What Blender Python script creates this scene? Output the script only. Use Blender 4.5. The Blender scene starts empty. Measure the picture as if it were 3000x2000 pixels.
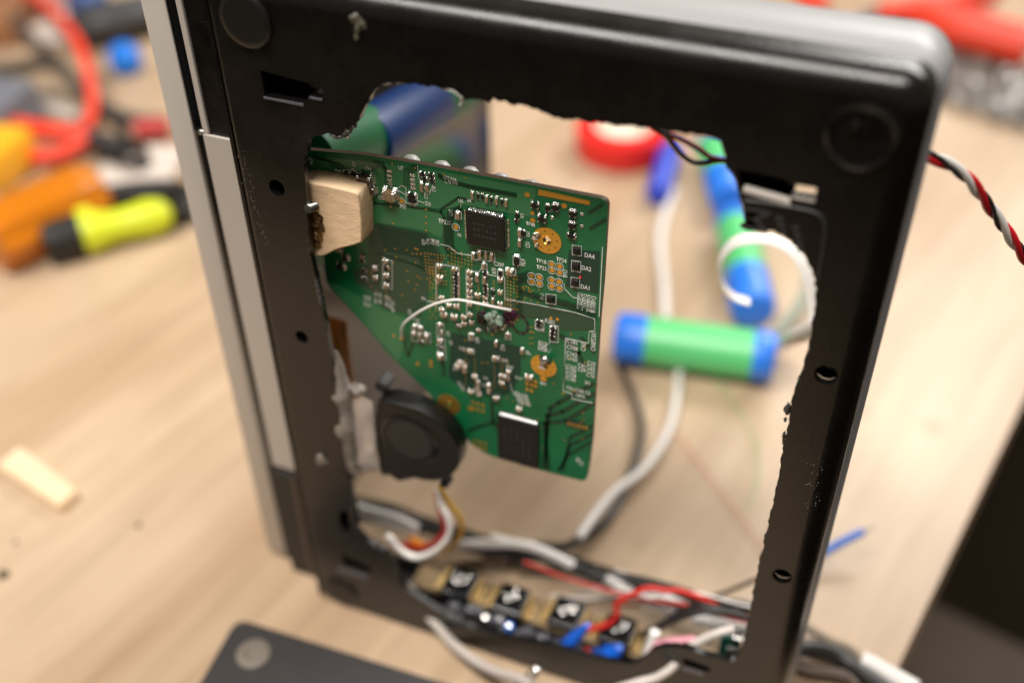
import bpy, bmesh, math, random
from mathutils import Vector, Matrix, noise
random.seed(7)
S = bpy.context.scene
COL = S.collection
# ---------------------------------------------------------------- camera
F_PX, CX, CY = 3241.0, 1500.0, 1000.0
def _dir(vx, vy): return Vector((vx-CX, -(vy-CY), -F_PX)).normalized()
_Z = -_dir(1563, 4927)
_X = _dir(-8671, -1511); _X = -(_X - _Z*_X.dot(_Z)).normalized()
_X = _X if _X.x > 0 else -_X
_Y = _Z.cross(_X)
R3 = Matrix((_X, _Y, _Z))
CAM = -(R3 @ Vector((940-CX, -(1755-CY), -F_PX)))/F_PX*0.448
cd = bpy.data.cameras.new('camera'); cam = bpy.data.objects.new('camera', cd); COL.objects.link(cam)
M = R3.to_4x4(); M.translation = CAM; cam.matrix_world = M
cd.sensor_width = 36; cd.lens = F_PX*36/3000; cd.clip_start = .01; cd.clip_end = 60
cd.dof.use_dof = True; cd.dof.focus_distance = .312; cd.dof.aperture_fstop = 3.9
S.camera = cam
# ---------------------------------------------------------------- world, lamps, exposure
w = bpy.data.worlds.new('World'); S.world = w; w.use_nodes = True
bg = w.node_tree.nodes['Background']; bg.inputs[0].default_value = (1.0, .84, .64, 1); bg.inputs[1].default_value = .17
def area(name, loc, tgt, sx, sy, power, col):
    l = bpy.data.lights.new(name, 'AREA'); l.shape = 'RECTANGLE'; l.size = sx; l.size_y = sy; l.energy = power; l.color = col
    o = bpy.data.objects.new(name, l); COL.objects.link(o); o.location = loc
    o.rotation_euler = (Vector(tgt)-Vector(loc)).to_track_quat('-Z', 'Y').to_euler()
    return o
area('ceiling_lamp', (-.12, -.42, 1.45), (.0, .05, .1), 1.15, .28, 34, (1, .95, .89))
area('rear_ceiling_lamp', (.75, 1.75, 1.6), (.15, .2, 0), 1.4, .7, 50, (1, .965, .915))
S.view_settings.view_transform = 'Standard'; S.view_settings.look = 'None'; S.view_settings.exposure = 0; S.view_settings.gamma = 1
S.render.engine = 'CYCLES'; S.cycles.use_denoising = True; S.cycles.max_bounces = 8
# ---------------------------------------------------------------- geometry helpers
def ray(x, y): return R3 @ Vector((x-CX, -(y-CY), -F_PX))
def hit(x, y, ax, v):                       # where the sight line of a photo pixel meets the plane axis=v
    r = ray(x, y); return CAM + r*((v-CAM[ax])/r[ax])
def onY(x, y, v=0.0): return hit(x, y, 1, v)
def onZ(x, y, v=0.0): return hit(x, y, 2, v)
def mat(name, col, rough=.5, metal=0, spec=.5, var=0, vscale=60, bump=0, bscale=200, coat=0, trans=0, stretch=None, col2=None, alpha=1, sss=0):
    m = bpy.data.materials.new(name); m.use_nodes = True; nt = m.node_tree; b = nt.nodes['Principled BSDF']
    b.inputs['Base Color'].default_value = (*col, 1); b.inputs['Roughness'].default_value = rough; b.inputs['Metallic'].default_value = metal
    b.inputs['Specular IOR Level'].default_value = spec; b.inputs['Coat Weight'].default_value = coat; b.inputs['Coat Roughness'].default_value = .08
    b.inputs['Transmission Weight'].default_value = trans; b.inputs['Alpha'].default_value = alpha; b.inputs['Subsurface Weight'].default_value = sss
    b.inputs['Subsurface Radius'].default_value = (.004, .003, .002)
    if var or bump:
        tc = nt.nodes.new('ShaderNodeTexCoord'); mp = nt.nodes.new('ShaderNodeMapping'); nt.links.new(tc.outputs['Object'], mp.inputs[0])
        if stretch: mp.inputs['Scale'].default_value = stretch
    if var:
        n = nt.nodes.new('ShaderNodeTexNoise'); n.inputs['Scale'].default_value = vscale; n.inputs['Detail'].default_value = 5; nt.links.new(mp.outputs[0], n.inputs[0])
        r = nt.nodes.new('ShaderNodeValToRGB'); r.color_ramp.elements[0].position = .3; r.color_ramp.elements[1].position = .7
        c2 = col2 or tuple(c*(1-var) for c in col)
        r.color_ramp.elements[0].color = (*c2, 1); r.color_ramp.elements[1].color = (*col, 1)
        nt.links.new(n.outputs[0], r.inputs[0]); nt.links.new(r.outputs[0], b.inputs['Base Color'])
    if bump:
        n2 = nt.nodes.new('ShaderNodeTexNoise'); n2.inputs['Scale'].default_value = bscale; n2.inputs['Detail'].default_value = 3; nt.links.new(mp.outputs[0], n2.inputs[0])
        bp = nt.nodes.new('ShaderNodeBump'); bp.inputs['Strength'].default_value = bump; bp.inputs['Distance'].default_value = .0005
        nt.links.new(n2.outputs[0], bp.inputs['Height']); nt.links.new(bp.outputs[0], b.inputs['Normal'])
    return m
def link(name, me, mats, parent=None, smooth=None, centre=True):
    me.name = name
    for m_ in (mats if isinstance(mats, (list, tuple)) else [mats]):
        if m_ is not None and m_.name not in [q.name for q in me.materials if q]: me.materials.append(m_)
    o = bpy.data.objects.new(name, me); COL.objects.link(o)
    if centre and len(me.vertices):
        xs = [v.co for v in me.vertices]
        c = Vector([(min(v[i] for v in xs)+max(v[i] for v in xs))/2 for i in range(3)]); c.z = min(v.z for v in xs)
        me.transform(Matrix.Translation(-c)); o.location = c
    if smooth is not None:
        for p in me.polygons: p.use_smooth = True
        me.set_sharp_from_angle(angle=math.radians(smooth))
    if parent is not None: attach(o, parent)
    return o
def wloc(p):
    v = Vector(p.location)
    return v + wloc(p.parent) if p.parent else v
def attach(o, p): o.parent = p; o.location = Vector(o.location) - wloc(p)
def bobj(name, bm, mats, parent=None, smooth=None):
    me = bpy.data.meshes.new(name); bm.normal_update(); bm.to_mesh(me); bm.free(); return link(name, me, mats, parent, smooth)
def tag(o, label=None, cat=None, group=None, kind=None):
    for k, v in (('label', label), ('category', cat), ('group', group), ('kind', kind)):
        if v: o[k] = v
    return o
def thing(name, loc, label, cat, group=None):
    o = bpy.data.objects.new(name, None); COL.objects.link(o); o.location = loc; o.empty_display_size = .01
    return tag(o, label, cat, group)
def box(bm, c, s, rot=None, mi=0, bev=0):
    m = Matrix.Translation(Vector(c)) @ (rot.to_4x4() if rot else Matrix()) @ Matrix.Diagonal((*s, 1))
    r = bmesh.ops.create_cube(bm, size=1, matrix=m)
    fs = list({f for v in r['verts'] for f in v.link_faces})
    if bev:
        es = list({e for v in r['verts'] for e in v.link_edges})
        q = bmesh.ops.bevel(bm, geom=es, offset=bev, segments=2, affect='EDGES', profile=.5); fs = list(set(q['faces']) | {f for f in fs if f.is_valid})
    for f in fs:
        if f.is_valid: f.material_index = mi
def hexa(bm, a, b, mi=0):                   # 4 corners front (a) and 4 corners back (b)
    va = [bm.verts.new(p) for p in a]; vb = [bm.verts.new(p) for p in b]
    fs = [bm.faces.new(va), bm.faces.new(vb[::-1])] + [bm.faces.new((va[i], vb[i], vb[(i+1) % 4], va[(i+1) % 4])) for i in range(4)]
    for f in fs: f.material_index = mi
def smoothpath(pts, n=10):
    P = [Vector(p) for p in pts]
    if len(P) < 3: return [P[0].lerp(P[1], i/n) for i in range(n+1)]
    Q = [2*P[0]-P[1]] + P + [2*P[-1]-P[-2]]; out = []
    for i in range(1, len(Q)-2):
        a, b, c, d = Q[i-1:i+3]
        for k in range(n):
            t = k/n; out.append(.5*((2*b)+(-a+c)*t+(2*a-5*b+4*c-d)*t*t+(-a+3*b-3*c+d)*t**3))
    out.append(P[-1]); return out
def sweep(bm, pts, r, seg=10, flat=1.0, mi=0, n=10, raw=False):
    p = pts if raw else smoothpath(pts, n); N = len(p); rings = []
    t0 = (p[1]-p[0]).normalized(); up = Vector((0, 0, 1)) if abs(t0.z) < .9 else Vector((1, 0, 0)); nrm = (up - t0*up.dot(t0)).normalized()
    for i in range(N):
        t = (p[min(i+1, N-1)]-p[max(i-1, 0)]).normalized(); nrm = (nrm-t*nrm.dot(t)).normalized(); bn = t.cross(nrm)
        rr = r(i/(N-1)) if callable(r) else r
        rings.append([bm.verts.new(p[i]+(nrm*math.cos(a)*flat+bn*math.sin(a))*rr) for a in [2*math.pi*k/seg for k in range(seg)]])
    for i in range(N-1):
        for k in range(seg):
            f = bm.faces.new((rings[i][k], rings[i][(k+1) % seg], rings[i+1][(k+1) % seg], rings[i+1][k])); f.material_index = mi
    for q in (rings[0][::-1], rings[-1]): bm.faces.new(q).material_index = mi
def cable(name, pts, r, m, parent=None, label=None, cat=None, group=None, seg=10, flat=1.0, n=10):
    bm = bmesh.new(); sweep(bm, pts, r, seg, flat, 0, n); bmesh.ops.recalc_face_normals(bm, faces=bm.faces)
    o = bobj(name, bm, m, parent, 60)
    if label and not group: group = {'black_bench_cable': 'dark cables tangled on the bench', 'red_hose': 'red hoses at the top right', 'milky_tube': 'milky tubes by the green cells', 'black_lead_wire': 'black leads at the right of the opening', 'blue_sleeve': 'blue heat-shrink sleeves'}.get(name)
    return tag(o, label, cat, group)
def lathe(bm, prof, mtx, seg=32, mi=0, capped=True):       # prof: (r, h) about local Z
    rings = [[bm.verts.new(mtx @ Vector((r*math.cos(2*math.pi*k/seg), r*math.sin(2*math.pi*k/seg), h))) for k in range(seg)] for r, h in prof]
    for i in range(len(rings)-1):
        for k in range(seg):
            bm.faces.new((rings[i][k], rings[i][(k+1) % seg], rings[i+1][(k+1) % seg], rings[i+1][k])).material_index = mi
    if capped: bm.faces.new(rings[0][::-1]).material_index = mi; bm.faces.new(rings[-1]).material_index = mi
def axis_mtx(a, b):                          # local Z from a to b, origin at a
    a, b = Vector(a), Vector(b); return Matrix.Translation(a) @ (b-a).to_track_quat('Z', 'Y').to_matrix().to_4x4()
FACE = Matrix(((1, 0, 0, 0), (0, 0, -1, 0), (0, 1, 0, 0), (0, 0, 0, 1)))      # local XY -> world XZ, local Z -> -Y (towards the camera)
def plate(polys, y0, thick, bevel=0):        # polygon with holes in XZ -> solid plate between y0 (front) and y0+thick
    cu = bpy.data.curves.new('plate', 'CURVE'); cu.dimensions = '2D'; cu.fill_mode = 'BOTH'; cu.extrude = thick/2-bevel; cu.bevel_depth = bevel; cu.bevel_resolution = 1; cu.offset = -bevel
    for pl in polys:
        sp = cu.splines.new('POLY'); sp.points.add(len(pl)-1)
        for k, (x, z) in enumerate(pl): sp.points[k].co = (x, z, 0, 1)
        sp.use_cyclic_u = True
    o = bpy.data.objects.new('plate', cu); COL.objects.link(o)
    me = bpy.data.meshes.new_from_object(o.evaluated_get(bpy.context.evaluated_depsgraph_get()))
    bpy.data.objects.remove(o); bpy.data.curves.remove(cu)
    me.transform(Matrix.Translation((0, y0+thick/2, 0)) @ FACE)
    return me
def text_mesh(bm, s, size, mtx, mi=0):
    cu = bpy.data.curves.new('t', 'FONT'); cu.body = s; cu.size = size; cu.align_x = 'CENTER'; cu.align_y = 'CENTER'; cu.resolution_u = 2; cu.offset = size*.012
    o = bpy.data.objects.new('t', cu); COL.objects.link(o)
    me = bpy.data.meshes.new_from_object(o.evaluated_get(bpy.context.evaluated_depsgraph_get()))
    bpy.data.objects.remove(o); bpy.data.curves.remove(cu); me.transform(mtx); bm.from_mesh(me); bpy.data.meshes.remove(me)
def rrect(x0, x1, z0, z1, r, seg=8):
    out = []
    for cx_, cz_, a0 in ((x1-r, z1-r, 0), (x0+r, z1-r, 90), (x0+r, z0+r, 180), (x1-r, z0+r, 270)):
        for k in range(seg+1):
            a = math.radians(a0+90*k/seg); out.append((cx_+r*math.cos(a), cz_+r*math.sin(a)))
    return out
def loops(bm, ls, mi=0, close=False):        # ls: [(outline, y)]
    rings = [[bm.verts.new((x, y, z)) for x, z in o] for o, y in ls]; n = len(rings[0])
    for i in range(len(rings)-(0 if close else 1)):
        a, b = rings[i], rings[(i+1) % len(rings)]
        for k in range(n): bm.faces.new((a[k], a[(k+1) % n], b[(k+1) % n], b[k])).material_index = mi
def ell(px, py, rx, ry, Y, n=20):            # ring of points in a Y plane, radii in metres
    c = onY(px, py, Y); return [(c.x+rx*math.cos(2*math.pi*k/n), c.z+ry*math.sin(2*math.pi*k/n)) for k in range(n)]
# ---------------------------------------------------------------- materials
black_plastic = mat('black_plastic', (.0035, .0031, .0028), .26, spec=.5, bump=.12, bscale=2500)
nt = black_plastic.node_tree; tn = nt.nodes.new('ShaderNodeTexNoise'); tn.inputs['Scale'].default_value = 45; tn.inputs['Detail'].default_value = 8; tn.inputs['Roughness'].default_value = .7
tr_ = nt.nodes.new('ShaderNodeMapRange'); tr_.inputs[1].default_value = .35; tr_.inputs[2].default_value = .7; tr_.inputs[3].default_value = .21; tr_.inputs[4].default_value = .36
nt.links.new([q for q in nt.nodes if q.type == 'MAPPING'][0].outputs[0], tn.inputs[0]); nt.links.new(tn.outputs[0], tr_.inputs[0]); nt.links.new(tr_.outputs[0], nt.nodes['Principled BSDF'].inputs['Roughness'])
black_soft = mat('black_rubber', (.009, .008, .007), .55, bump=.1, bscale=1500)
black_gloss = mat('black_gloss', (.006, .006, .007), .12)
screen_m = mat('screen_glass', (.05, .036, .026), .10, spec=.7)
silver_paint = mat('silver_paint', (.50, .455, .41), .42, .15, bump=.06, bscale=3500)
bright_silver = mat('bright_silver', (.29, .288, .295), .42, 0, bump=.05, bscale=900)
dark_inside = mat('dark_inside', (.003, .003, .003), .9, spec=.05)  # near black, so recesses and hole discs carry their shade in the colour
burr_m = mat('melted_plastic', (.05, .048, .045), .25, bump=.8, bscale=900)
frost_m = mat('frosted_burr', (.42, .40, .37), .35, bump=.8, bscale=900)
board_green = mat('solder_mask', (.007, .165, .058), .26, spec=.45, var=.3, vscale=55)
board_pour = mat('solder_mask_over_copper', (.040, .200, .078), .26, spec=.5)
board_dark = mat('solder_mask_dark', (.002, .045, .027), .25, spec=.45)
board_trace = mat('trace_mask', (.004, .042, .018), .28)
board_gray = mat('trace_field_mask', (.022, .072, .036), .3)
board_edge = mat('laminate_edge', (.085, .045, .018), .6, var=.4, vscale=900)
silk = mat('silkscreen_white', (.86, .87, .83), .55)
gold = mat('gold_plate', (.80, .46, .08), .28, .85)
tin = mat('tin_solder', (.86, .85, .83), .18, 1, bump=.3, bscale=1200)
steel = mat('steel', (.45, .44, .42), .3, 1)
chip_black = mat('chip_epoxy', (.010, .009, .008), .42, spec=.35, bump=.2, bscale=3000)
chip_grey = mat('chip_print', (.026, .024, .022), .6)
cap_tan = mat('ceramic_tan', (.30, .205, .11), .35)
cap_dark = mat('ceramic_brown', (.055, .035, .022), .35)
white_dome_m = mat('white_button', (.72, .70, .68), .35)
wood_cut = mat('cut_wood', (.90, .65, .41), .75, var=.2, vscale=420, bump=.35, bscale=1500, stretch=(.5, 1, 1.6))
burn_and_shade = mat('glue_and_shade_brown', (.16, .085, .02), .3, var=.5, vscale=300)
white_wire = mat('white_insulation', (.78, .75, .72), .38)
grey_wire = mat('grey_insulation', (.46, .41, .37), .42)
black_wire = mat('black_insulation', (.018, .017, .016), .4)
red_wire = mat('red_insulation', (.62, .025, .015), .4)
bright_red = mat('bright_red_rubber', (.80, .055, .022), .45)
dkred_wire = mat('dark_red_insulation', (.26, .022, .014), .4)
brown_wire = mat('brown_insulation', (.075, .045, .03), .45)
yellow_wire = mat('yellow_insulation', (.72, .43, .03), .4)
orange_wire = mat('orange_insulation', (.80, .26, .02), .4)
pink_wire = mat('pink_insulation', (.78, .33, .40), .4)
blue_tape = mat('blue_tape', (.015, .20, .85), .42, spec=.8)
blue_dark = mat('blue_heat_shrink', (.008, .12, .66), .35)
green_wrap = mat('green_wrap', (.10, .60, .20), .42, spec=.9)
clear_tube = mat('milky_tube', (.92, .89, .84), .35, sss=.6)
clear_glue = mat('clear_glue', (.55, .50, .45), .12, trans=.55, bump=.5, bscale=350)
foil = mat('aluminium_tape', (.55, .51, .50), .3, .5, bump=.6, bscale=400)
kapton = mat('amber_film', (.45, .16, .015), .2, trans=.25, var=.4, vscale=120)
orange_handle = mat('orange_acetate', (.66, .20, .006), .22, trans=.1, var=.15, vscale=40)
amber_yellow = mat('amber_plastic', (.86, .42, .02), .35)
neon = mat('neon_yellow', (.62, .70, .02), .45)
tape_core = mat('cream_core', (.78, .70, .58), .6)
dark_tool = mat('dark_grey_tool', (.055, .055, .058), .5, var=.4, vscale=20)
blue_grey = mat('blue_grey_plastic', (.16, .17, .20), .5)
chip_wood = mat('pale_wood', (.86, .66, .44), .6, var=.1, vscale=80)
tan_strip_m = mat('tan_strip', (.26, .18, .09), .5, var=.35, vscale=300)
brass = mat('brass', (.62, .42, .17), .3, .8)
green_pcb2 = mat('teal_board', (.006, .10, .07), .3)
purple_m = mat('purple_marker', (.055, .006, .028), .35)
def table_mat():
    m = bpy.data.materials.new('birch_table'); m.use_nodes = True; nt = m.node_tree; b = nt.nodes['Principled BSDF']
    tc = nt.nodes.new('ShaderNodeTexCoord'); mp = nt.nodes.new('ShaderNodeMapping'); nt.links.new(tc.outputs['Object'], mp.inputs[0])
    mp.inputs['Rotation'].default_value = (0, 0, math.radians(12.1)); mp2 = nt.nodes.new('ShaderNodeVectorMath'); mp2.operation = 'MULTIPLY'; nt.links.new(mp.outputs[0], mp2.inputs[0]); mp2.inputs[1].default_value = (1, .09, 1)
    cols = []
    for sc, lo, hi, c1, c2 in ((17, .38, .62, (.49, .345, .225), (.61, .465, .325)), (110, .3, .75, (.80, .78, .74), (1, 1, 1)), (7, .3, .7, (.88, .85, .82), (1.03, 1.03, 1.04))):
        n = nt.nodes.new('ShaderNodeTexNoise'); n.inputs['Scale'].default_value = sc; n.inputs['Detail'].default_value = 6; n.inputs['Distortion'].default_value = .35
        nt.links.new((mp2 if sc != 7 else mp).outputs[0], n.inputs[0]); r = nt.nodes.new('ShaderNodeValToRGB')
        r.color_ramp.elements[0].position = lo; r.color_ramp.elements[1].position = hi; r.color_ramp.elements[0].color = (*c1, 1); r.color_ramp.elements[1].color = (*c2, 1)
        nt.links.new(n.outputs[0], r.inputs[0]); cols.append(r)
    x = cols[0].outputs[0]
    for c in cols[1:]:
        mx = nt.nodes.new('ShaderNodeMix'); mx.data_type = 'RGBA'; mx.blend_type = 'MULTIPLY'; mx.inputs[0].default_value = 1
        nt.links.new(x, mx.inputs[6]); nt.links.new(c.outputs[0], mx.inputs[7]); x = mx.outputs[2]
    v = nt.nodes.new('ShaderNodeTexVoronoi'); v.inputs['Scale'].default_value = 16; nt.links.new(mp.outputs[0], v.inputs[0])
    r = nt.nodes.new('ShaderNodeValToRGB'); r.color_ramp.elements[0].position = .03; r.color_ramp.elements[1].position = .13; r.color_ramp.elements[0].color = (.72, .66, .58, 1); r.color_ramp.elements[1].color = (1, 1, 1, 1); nt.links.new(v.outputs[0], r.inputs[0])
    mx = nt.nodes.new('ShaderNodeMix'); mx.data_type = 'RGBA'; mx.blend_type = 'MULTIPLY'; mx.inputs[0].default_value = .7; nt.links.new(x, mx.inputs[6]); nt.links.new(r.outputs[0], mx.inputs[7]); x = mx.outputs[2]
    nt.links.new(x, b.inputs['Base Color']); b.inputs['Roughness'].default_value = .38
    return m
# ---------------------------------------------------------------- table and room
e0, ed = Vector((.2195, .0487)), Vector((26.1, 121.3)).normalized(); en = Vector((-ed.y, ed.x))
bm = bmesh.new()
cor = [e0-ed*.36, e0+ed*1.9, e0+ed*1.9+en*1.7, e0-ed*.36+en*1.7]
hexa(bm, [(p.x, p.y, 0) for p in cor], [(p.x, p.y, -.042) for p in cor])
bmesh.ops.bevel(bm, geom=[e for e in bm.edges], offset=.0012, segments=2, affect='EDGES'); bmesh.ops.recalc_face_normals(bm, faces=bm.faces)
tag(bobj('workbench', bm, table_mat()), 'pale wooden workbench top that everything lies on', 'workbench', kind='structure')
bm = bmesh.new(); box(bm, (0, 0, -.83), (9, 9, .02))
tag(bobj('floor', bm, mat('dark_floor', (.020, .014, .008), .95, spec=.1, var=.4, vscale=5)), kind='structure')
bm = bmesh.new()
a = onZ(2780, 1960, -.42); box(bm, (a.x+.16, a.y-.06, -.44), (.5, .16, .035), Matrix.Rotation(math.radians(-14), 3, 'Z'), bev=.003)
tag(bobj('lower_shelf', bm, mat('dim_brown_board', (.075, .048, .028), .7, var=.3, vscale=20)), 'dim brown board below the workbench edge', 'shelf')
# ---------------------------------------------------------------- the gutted netbook
lap = thing('gutted_netbook', (.09, .01, 0), 'black and silver netbook shell standing open on its side, belly cut out', 'laptop')
HOLE = [(901,418),(921,396),(940,396),(965,390),(986,398),(1003,396),(1018,384),(1034,372),(1046,362),(1054,340),(1068,316),(1080,298),(1085,285),(1102,260),(1122,245),(1156,241),(1190,243),(1241,250),(1292,258),(1326,262),(1345,272),(1356,290),(1367,292),(1401,292),(1428,302),(1445,290),(1479,299),(1506,311),(1520,304),(1547,313),(1598,333),(1650,352),(1761,360),(1805,369),(1872,372),(1916,377),(1938,383),(2038,397),(2072,399),(2094,405),(2108,415),(2118,436),(2121,458),(2125,490),(2145,515),(2158,534),(2164,580),(2177,607),(2181,633),(2179,674),(2206,677),(2229,679),(2237,673),(2267,677),(2306,698),(2336,725),(2359,756),(2378,790),(2386,821),(2388,878),(2385,928),(2376,943),(2378,974),(2370,1000),(2367,1027),(2356,1049),(2354,1080),(2343,1107),(2329,1138),(2320,1165),(2317,1210),(2307,1250),(2298,1295),(2289,1344),(2283,1393),(2271,1446),(2256,1513),(2242,1571),(2222,1659),(2207,1736),(2192,1812),(2176,1885),(2163,1925),(2151,1937),(2120,1932),(2098,1927),(2057,1917),(2029,1904),(1980,1894),(1945,1894),(1909,1904),(1891,1925),(1853,1945),(1780,1936),(1700,1915),(1611,1890),(1459,1865),(1393,1843),(1335,1815),(1266,1777),(1191,1727),(1166,1690),(1152,1644),(1125,1612),(1076,1586),(1042,1550),(1031,1514),(1031,1450),(1028,1410),(1011,1389),(1004,1344),(997,1248),(988,1184),(975,1102),(969,1038),(956,961),(940,885),(924,808),(908,744),(899,630),(895,540),(890,483),(899,438)]
def jag(pts, step=.0011, amp=.00022):
    out = []; n = len(pts)
    for i in range(n):
        a, b = pts[i], pts[(i+1) % n]; L = (b-a).length; k = max(1, int(L/step))
        for j in range(k):
            p = a.lerp(b, j/k); q = noise.noise(Vector((p.x*900, p.z*900, 3))) ; s = noise.noise(Vector((p.x*2600, p.z*2600, 9)))
            d = (b-a).normalized(); nn = Vector((-d.z, 0, d.x)); rough = 1.6 if (p.x > .155 or p.z > .205) else .9
            p = p + nn*amp*rough*(q*1.3+s*1.2); out.append((p.x, p.z))
    return out
hole = jag([onY(*p) for p in HOLE])
holes = [hole]
for px, py, r in ((811, 551, .0026), (884, 987, .0023), (2420, 1098, .0030), (2291, 1687, .0030), (1045, 66, .0026)): holes.append(ell(px, py, r, r*1.05, 0))
SL1 = [(763,207),(905,245),(912,255),(945,263),(947,288),(905,281),(890,302),(775,281)]
SL2 = [(2160,495),(2302,525),(2312,538),(2391,551),(2389,582),(2318,572),(2312,596),(2170,556)]
SL3 = [(1004,1625),(1070,1655),(1092,1668),(1085,1677),(1015,1656),(1000,1640)]
SL4 = [(998,1490),(1018,1500),(1028,1560),(1005,1555),(992,1520)]
SL5 = [(2000,1925),(2070,1950),(2085,1962),(2074,1968),(2003,1946)]
for sl in (SL1, SL2, SL3, SL4, SL5): holes.append([(v.x, v.z) for v in (onY(*p) for p in sl)])
FR = .006; OX0, OX1, OZ0, OZ1 = -.0012, .1826, .001, .2588
def olp(ins, l=.6, b=.5): return rrect(OX0+ins*l, OX1-ins, OZ0+ins*b, OZ1-ins, max(.0072-ins*.5, .003))
me = plate([olp(FR)]+holes, 0, .0022)
bm = bmesh.new(); bm.from_mesh(me); bpy.data.meshes.remove(me)
prof = [(olp(FR*(1-math.sin(a))), FR*(1-math.cos(a))) for a in [math.radians(9*k) for k in range(11)]]
prof += [(olp(0), .0114), (olp(.0018), .0114), (olp(.0018), .0062), (olp(FR), .0022)]
loops(bm, prof); bmesh.ops.remove_doubles(bm, verts=bm.verts, dist=1e-6); bmesh.ops.recalc_face_normals(bm, faces=bm.faces)
cover = bobj('bottom_cover', bm, black_plastic, lap, 32)
# burrs of melted plastic along the cut
bm = bmesh.new()
def blob(bm, c, r, mi=0, sq=(1, 1, 1)):
    q = bmesh.ops.create_icosphere(bm, subdivisions=2, radius=r, matrix=Matrix.Translation(c) @ Matrix.Diagonal((*sq, 1)))
    for v in q['verts']: v.co += Vector(noise.noise_vector(v.co*(1400 if r > .001 else 2600)))*r*.7
    for f in {f for v in q['verts'] for f in v.link_faces}: f.material_index = mi; f.smooth = True
def ridge(pts, r, mi, n=6):
    q = smoothpath([onY(x, y, .0005) for x, y in pts], n); k0 = len(bm.verts)
    sweep(bm, q, lambda t: r*(.35+.65*math.sin(math.pi*min(max(t, .04), .96)))*(1+.55*noise.noise(Vector((t*len(pts)*3.1, r*9000, pts[0][0])))), 9, raw=True, mi=mi)
    bm.verts.ensure_lookup_table()
    for v in bm.verts[k0:]: v.co += Vector(noise.noise_vector(v.co*1500))*r*.55
    bm.faces.ensure_lookup_table()
    for f in bm.faces: f.smooth = True
ridge([(965,392),(986,400),(1004,398),(1018,388),(1030,376),(1044,366)], .0008, 0); ridge([(1010,398),(1018,402),(1024,396)], .0005, 1)
ridge([(1288,258),(1310,261),(1330,266),(1348,278),(1357,292),(1352,306),(1346,308)], .0006, 1); ridge([(1120,246),(1135,244),(1150,243)], .0005, 1); ridge([(1160,243),(1172,243),(1182,244)], .0004, 1)
ridge([(922,800),(928,825),(934,850),(940,880),(948,905)], .0008, 0); ridge([(930,832),(936,856),(942,880)], .0006, 1); ridge([(897,640),(900,680),(906,730),(914,770)], .0005, 0); ridge([(952,940),(956,955),(959,970)], .0005, 0)
ridge([(1003,1385),(1012,1400),(1024,1420)], .0007, 0); ridge([(1018,1412),(1022,1422),(1026,1430)], .0004, 1)
ridge([(2312,1182),(2307,1198),(2305,1214)], .0009, 0, 4); ridge([(2303,1222),(2301,1228),(2300,1234)], .0004, 0); ridge([(2300,1262),(2297,1275),(2294,1300)], .0005, 0); ridge([(2369,1030),(2364,1044),(2357,1056)], .0004, 0); ridge([(2346,1096),(2343,1108),(2338,1118)], .0005, 0); ridge([(2244,1560),(2242,1568),(2240,1578)], .0003, 0); ridge([(2262,1488),(2259,1500),(2256,1512)], .0003, 0)
bmesh.ops.recalc_face_normals(bm, faces=bm.faces)
tag(bobj('melted_burr', bm, [burr_m, frost_m], lap), kind='stuff')
# silver palm-rest ring behind the cover
bm = bmesh.new()
def rg(off, r=.0076): return rrect(-.0150-off*.9, OX1+off, max(OZ0-off, 0), OZ1+off, r+off)
loops(bm, [(rg(-.0014), .0112), (rg(.0000), .0114), (rg(.0012), .0142), (rg(.0018), .0160), (rg(.0018), .0262), (rg(.0012), .0274), (rg(-.0002), .0279), (rg(-.0050), .0279), (rg(-.0050), .0260), (rg(-.0014), .0255)], close=True)
bmesh.ops.recalc_face_normals(bm, faces=bm.faces)
nrow = len(rg(0))
for k_, f in enumerate(bm.faces): f.material_index = 0 if 1 <= k_//nrow <= 5 else 1
bobj('palm_rest_rim', bm, [bright_silver, black_plastic], lap, 40)
bm = bmesh.new(); box(bm, (-.0128, .0096, .0305), (.0110, .0022, .0590), bev=.0006); bobj('hinge_cover', bm, black_soft, lap)
bm = bmesh.new(); box(bm, (-.0088, .0090, .0305), (.0022, .0012, .0570), bev=.0004); bobj('hinge_seam', bm, brown_wire, lap)
# rear step with battery bay, hinge panel and hinge barrel
bm = bmesh.new(); box(bm, (-.0075, .0104, .131), (.0148, .0012, .258)); bobj('rear_step', bm, black_plastic, lap)
bm = bmesh.new(); box(bm, (.0002, .0047, .131), (.0012, .0092, .256)); bobj('step_wall', bm, black_plastic, lap)
a, b = onY(600, 394, .0088), onY(787, 1357, .0088)
bm = bmesh.new(); box(bm, (-.0085, .0092, (a.z+b.z)/2), (.0166, .0010, a.z-b.z), bev=.0003); bobj('hinge_panel', bm, silver_paint, lap)
bm = bmesh.new(); box(bm, (-.0156, .0097, .2315), (.0020, .0016, .0555), bev=.0003); bobj('trim_strip', bm, silver_paint, lap)
bm = bmesh.new(); lathe(bm, [(.0028, .060), (.003, .061), (.003, .2025), (.0028, .2032)], Matrix.Translation((-.0190, .0128, 0)), 20)
bobj('hinge_barrel', bm, black_plastic, lap, 40)
bm = bmesh.new(); blob(bm, onY(592, 388, .0095), .0011, 0, (1.2, .7, .8)); bobj('hinge_glint', bm, steel, lap)  # steel blob added as the glint at the foot of the hinge gap
bm = bmesh.new(); lathe(bm, [(.0022, 0), (.0022, .0012)], Matrix.Translation(onY(602, 84, .0097)) @ FACE, 16); bobj('screw_hole_disc', bm, dark_inside, lap)  # solid disc, coloured dark to stand in for a shaded hole
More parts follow.
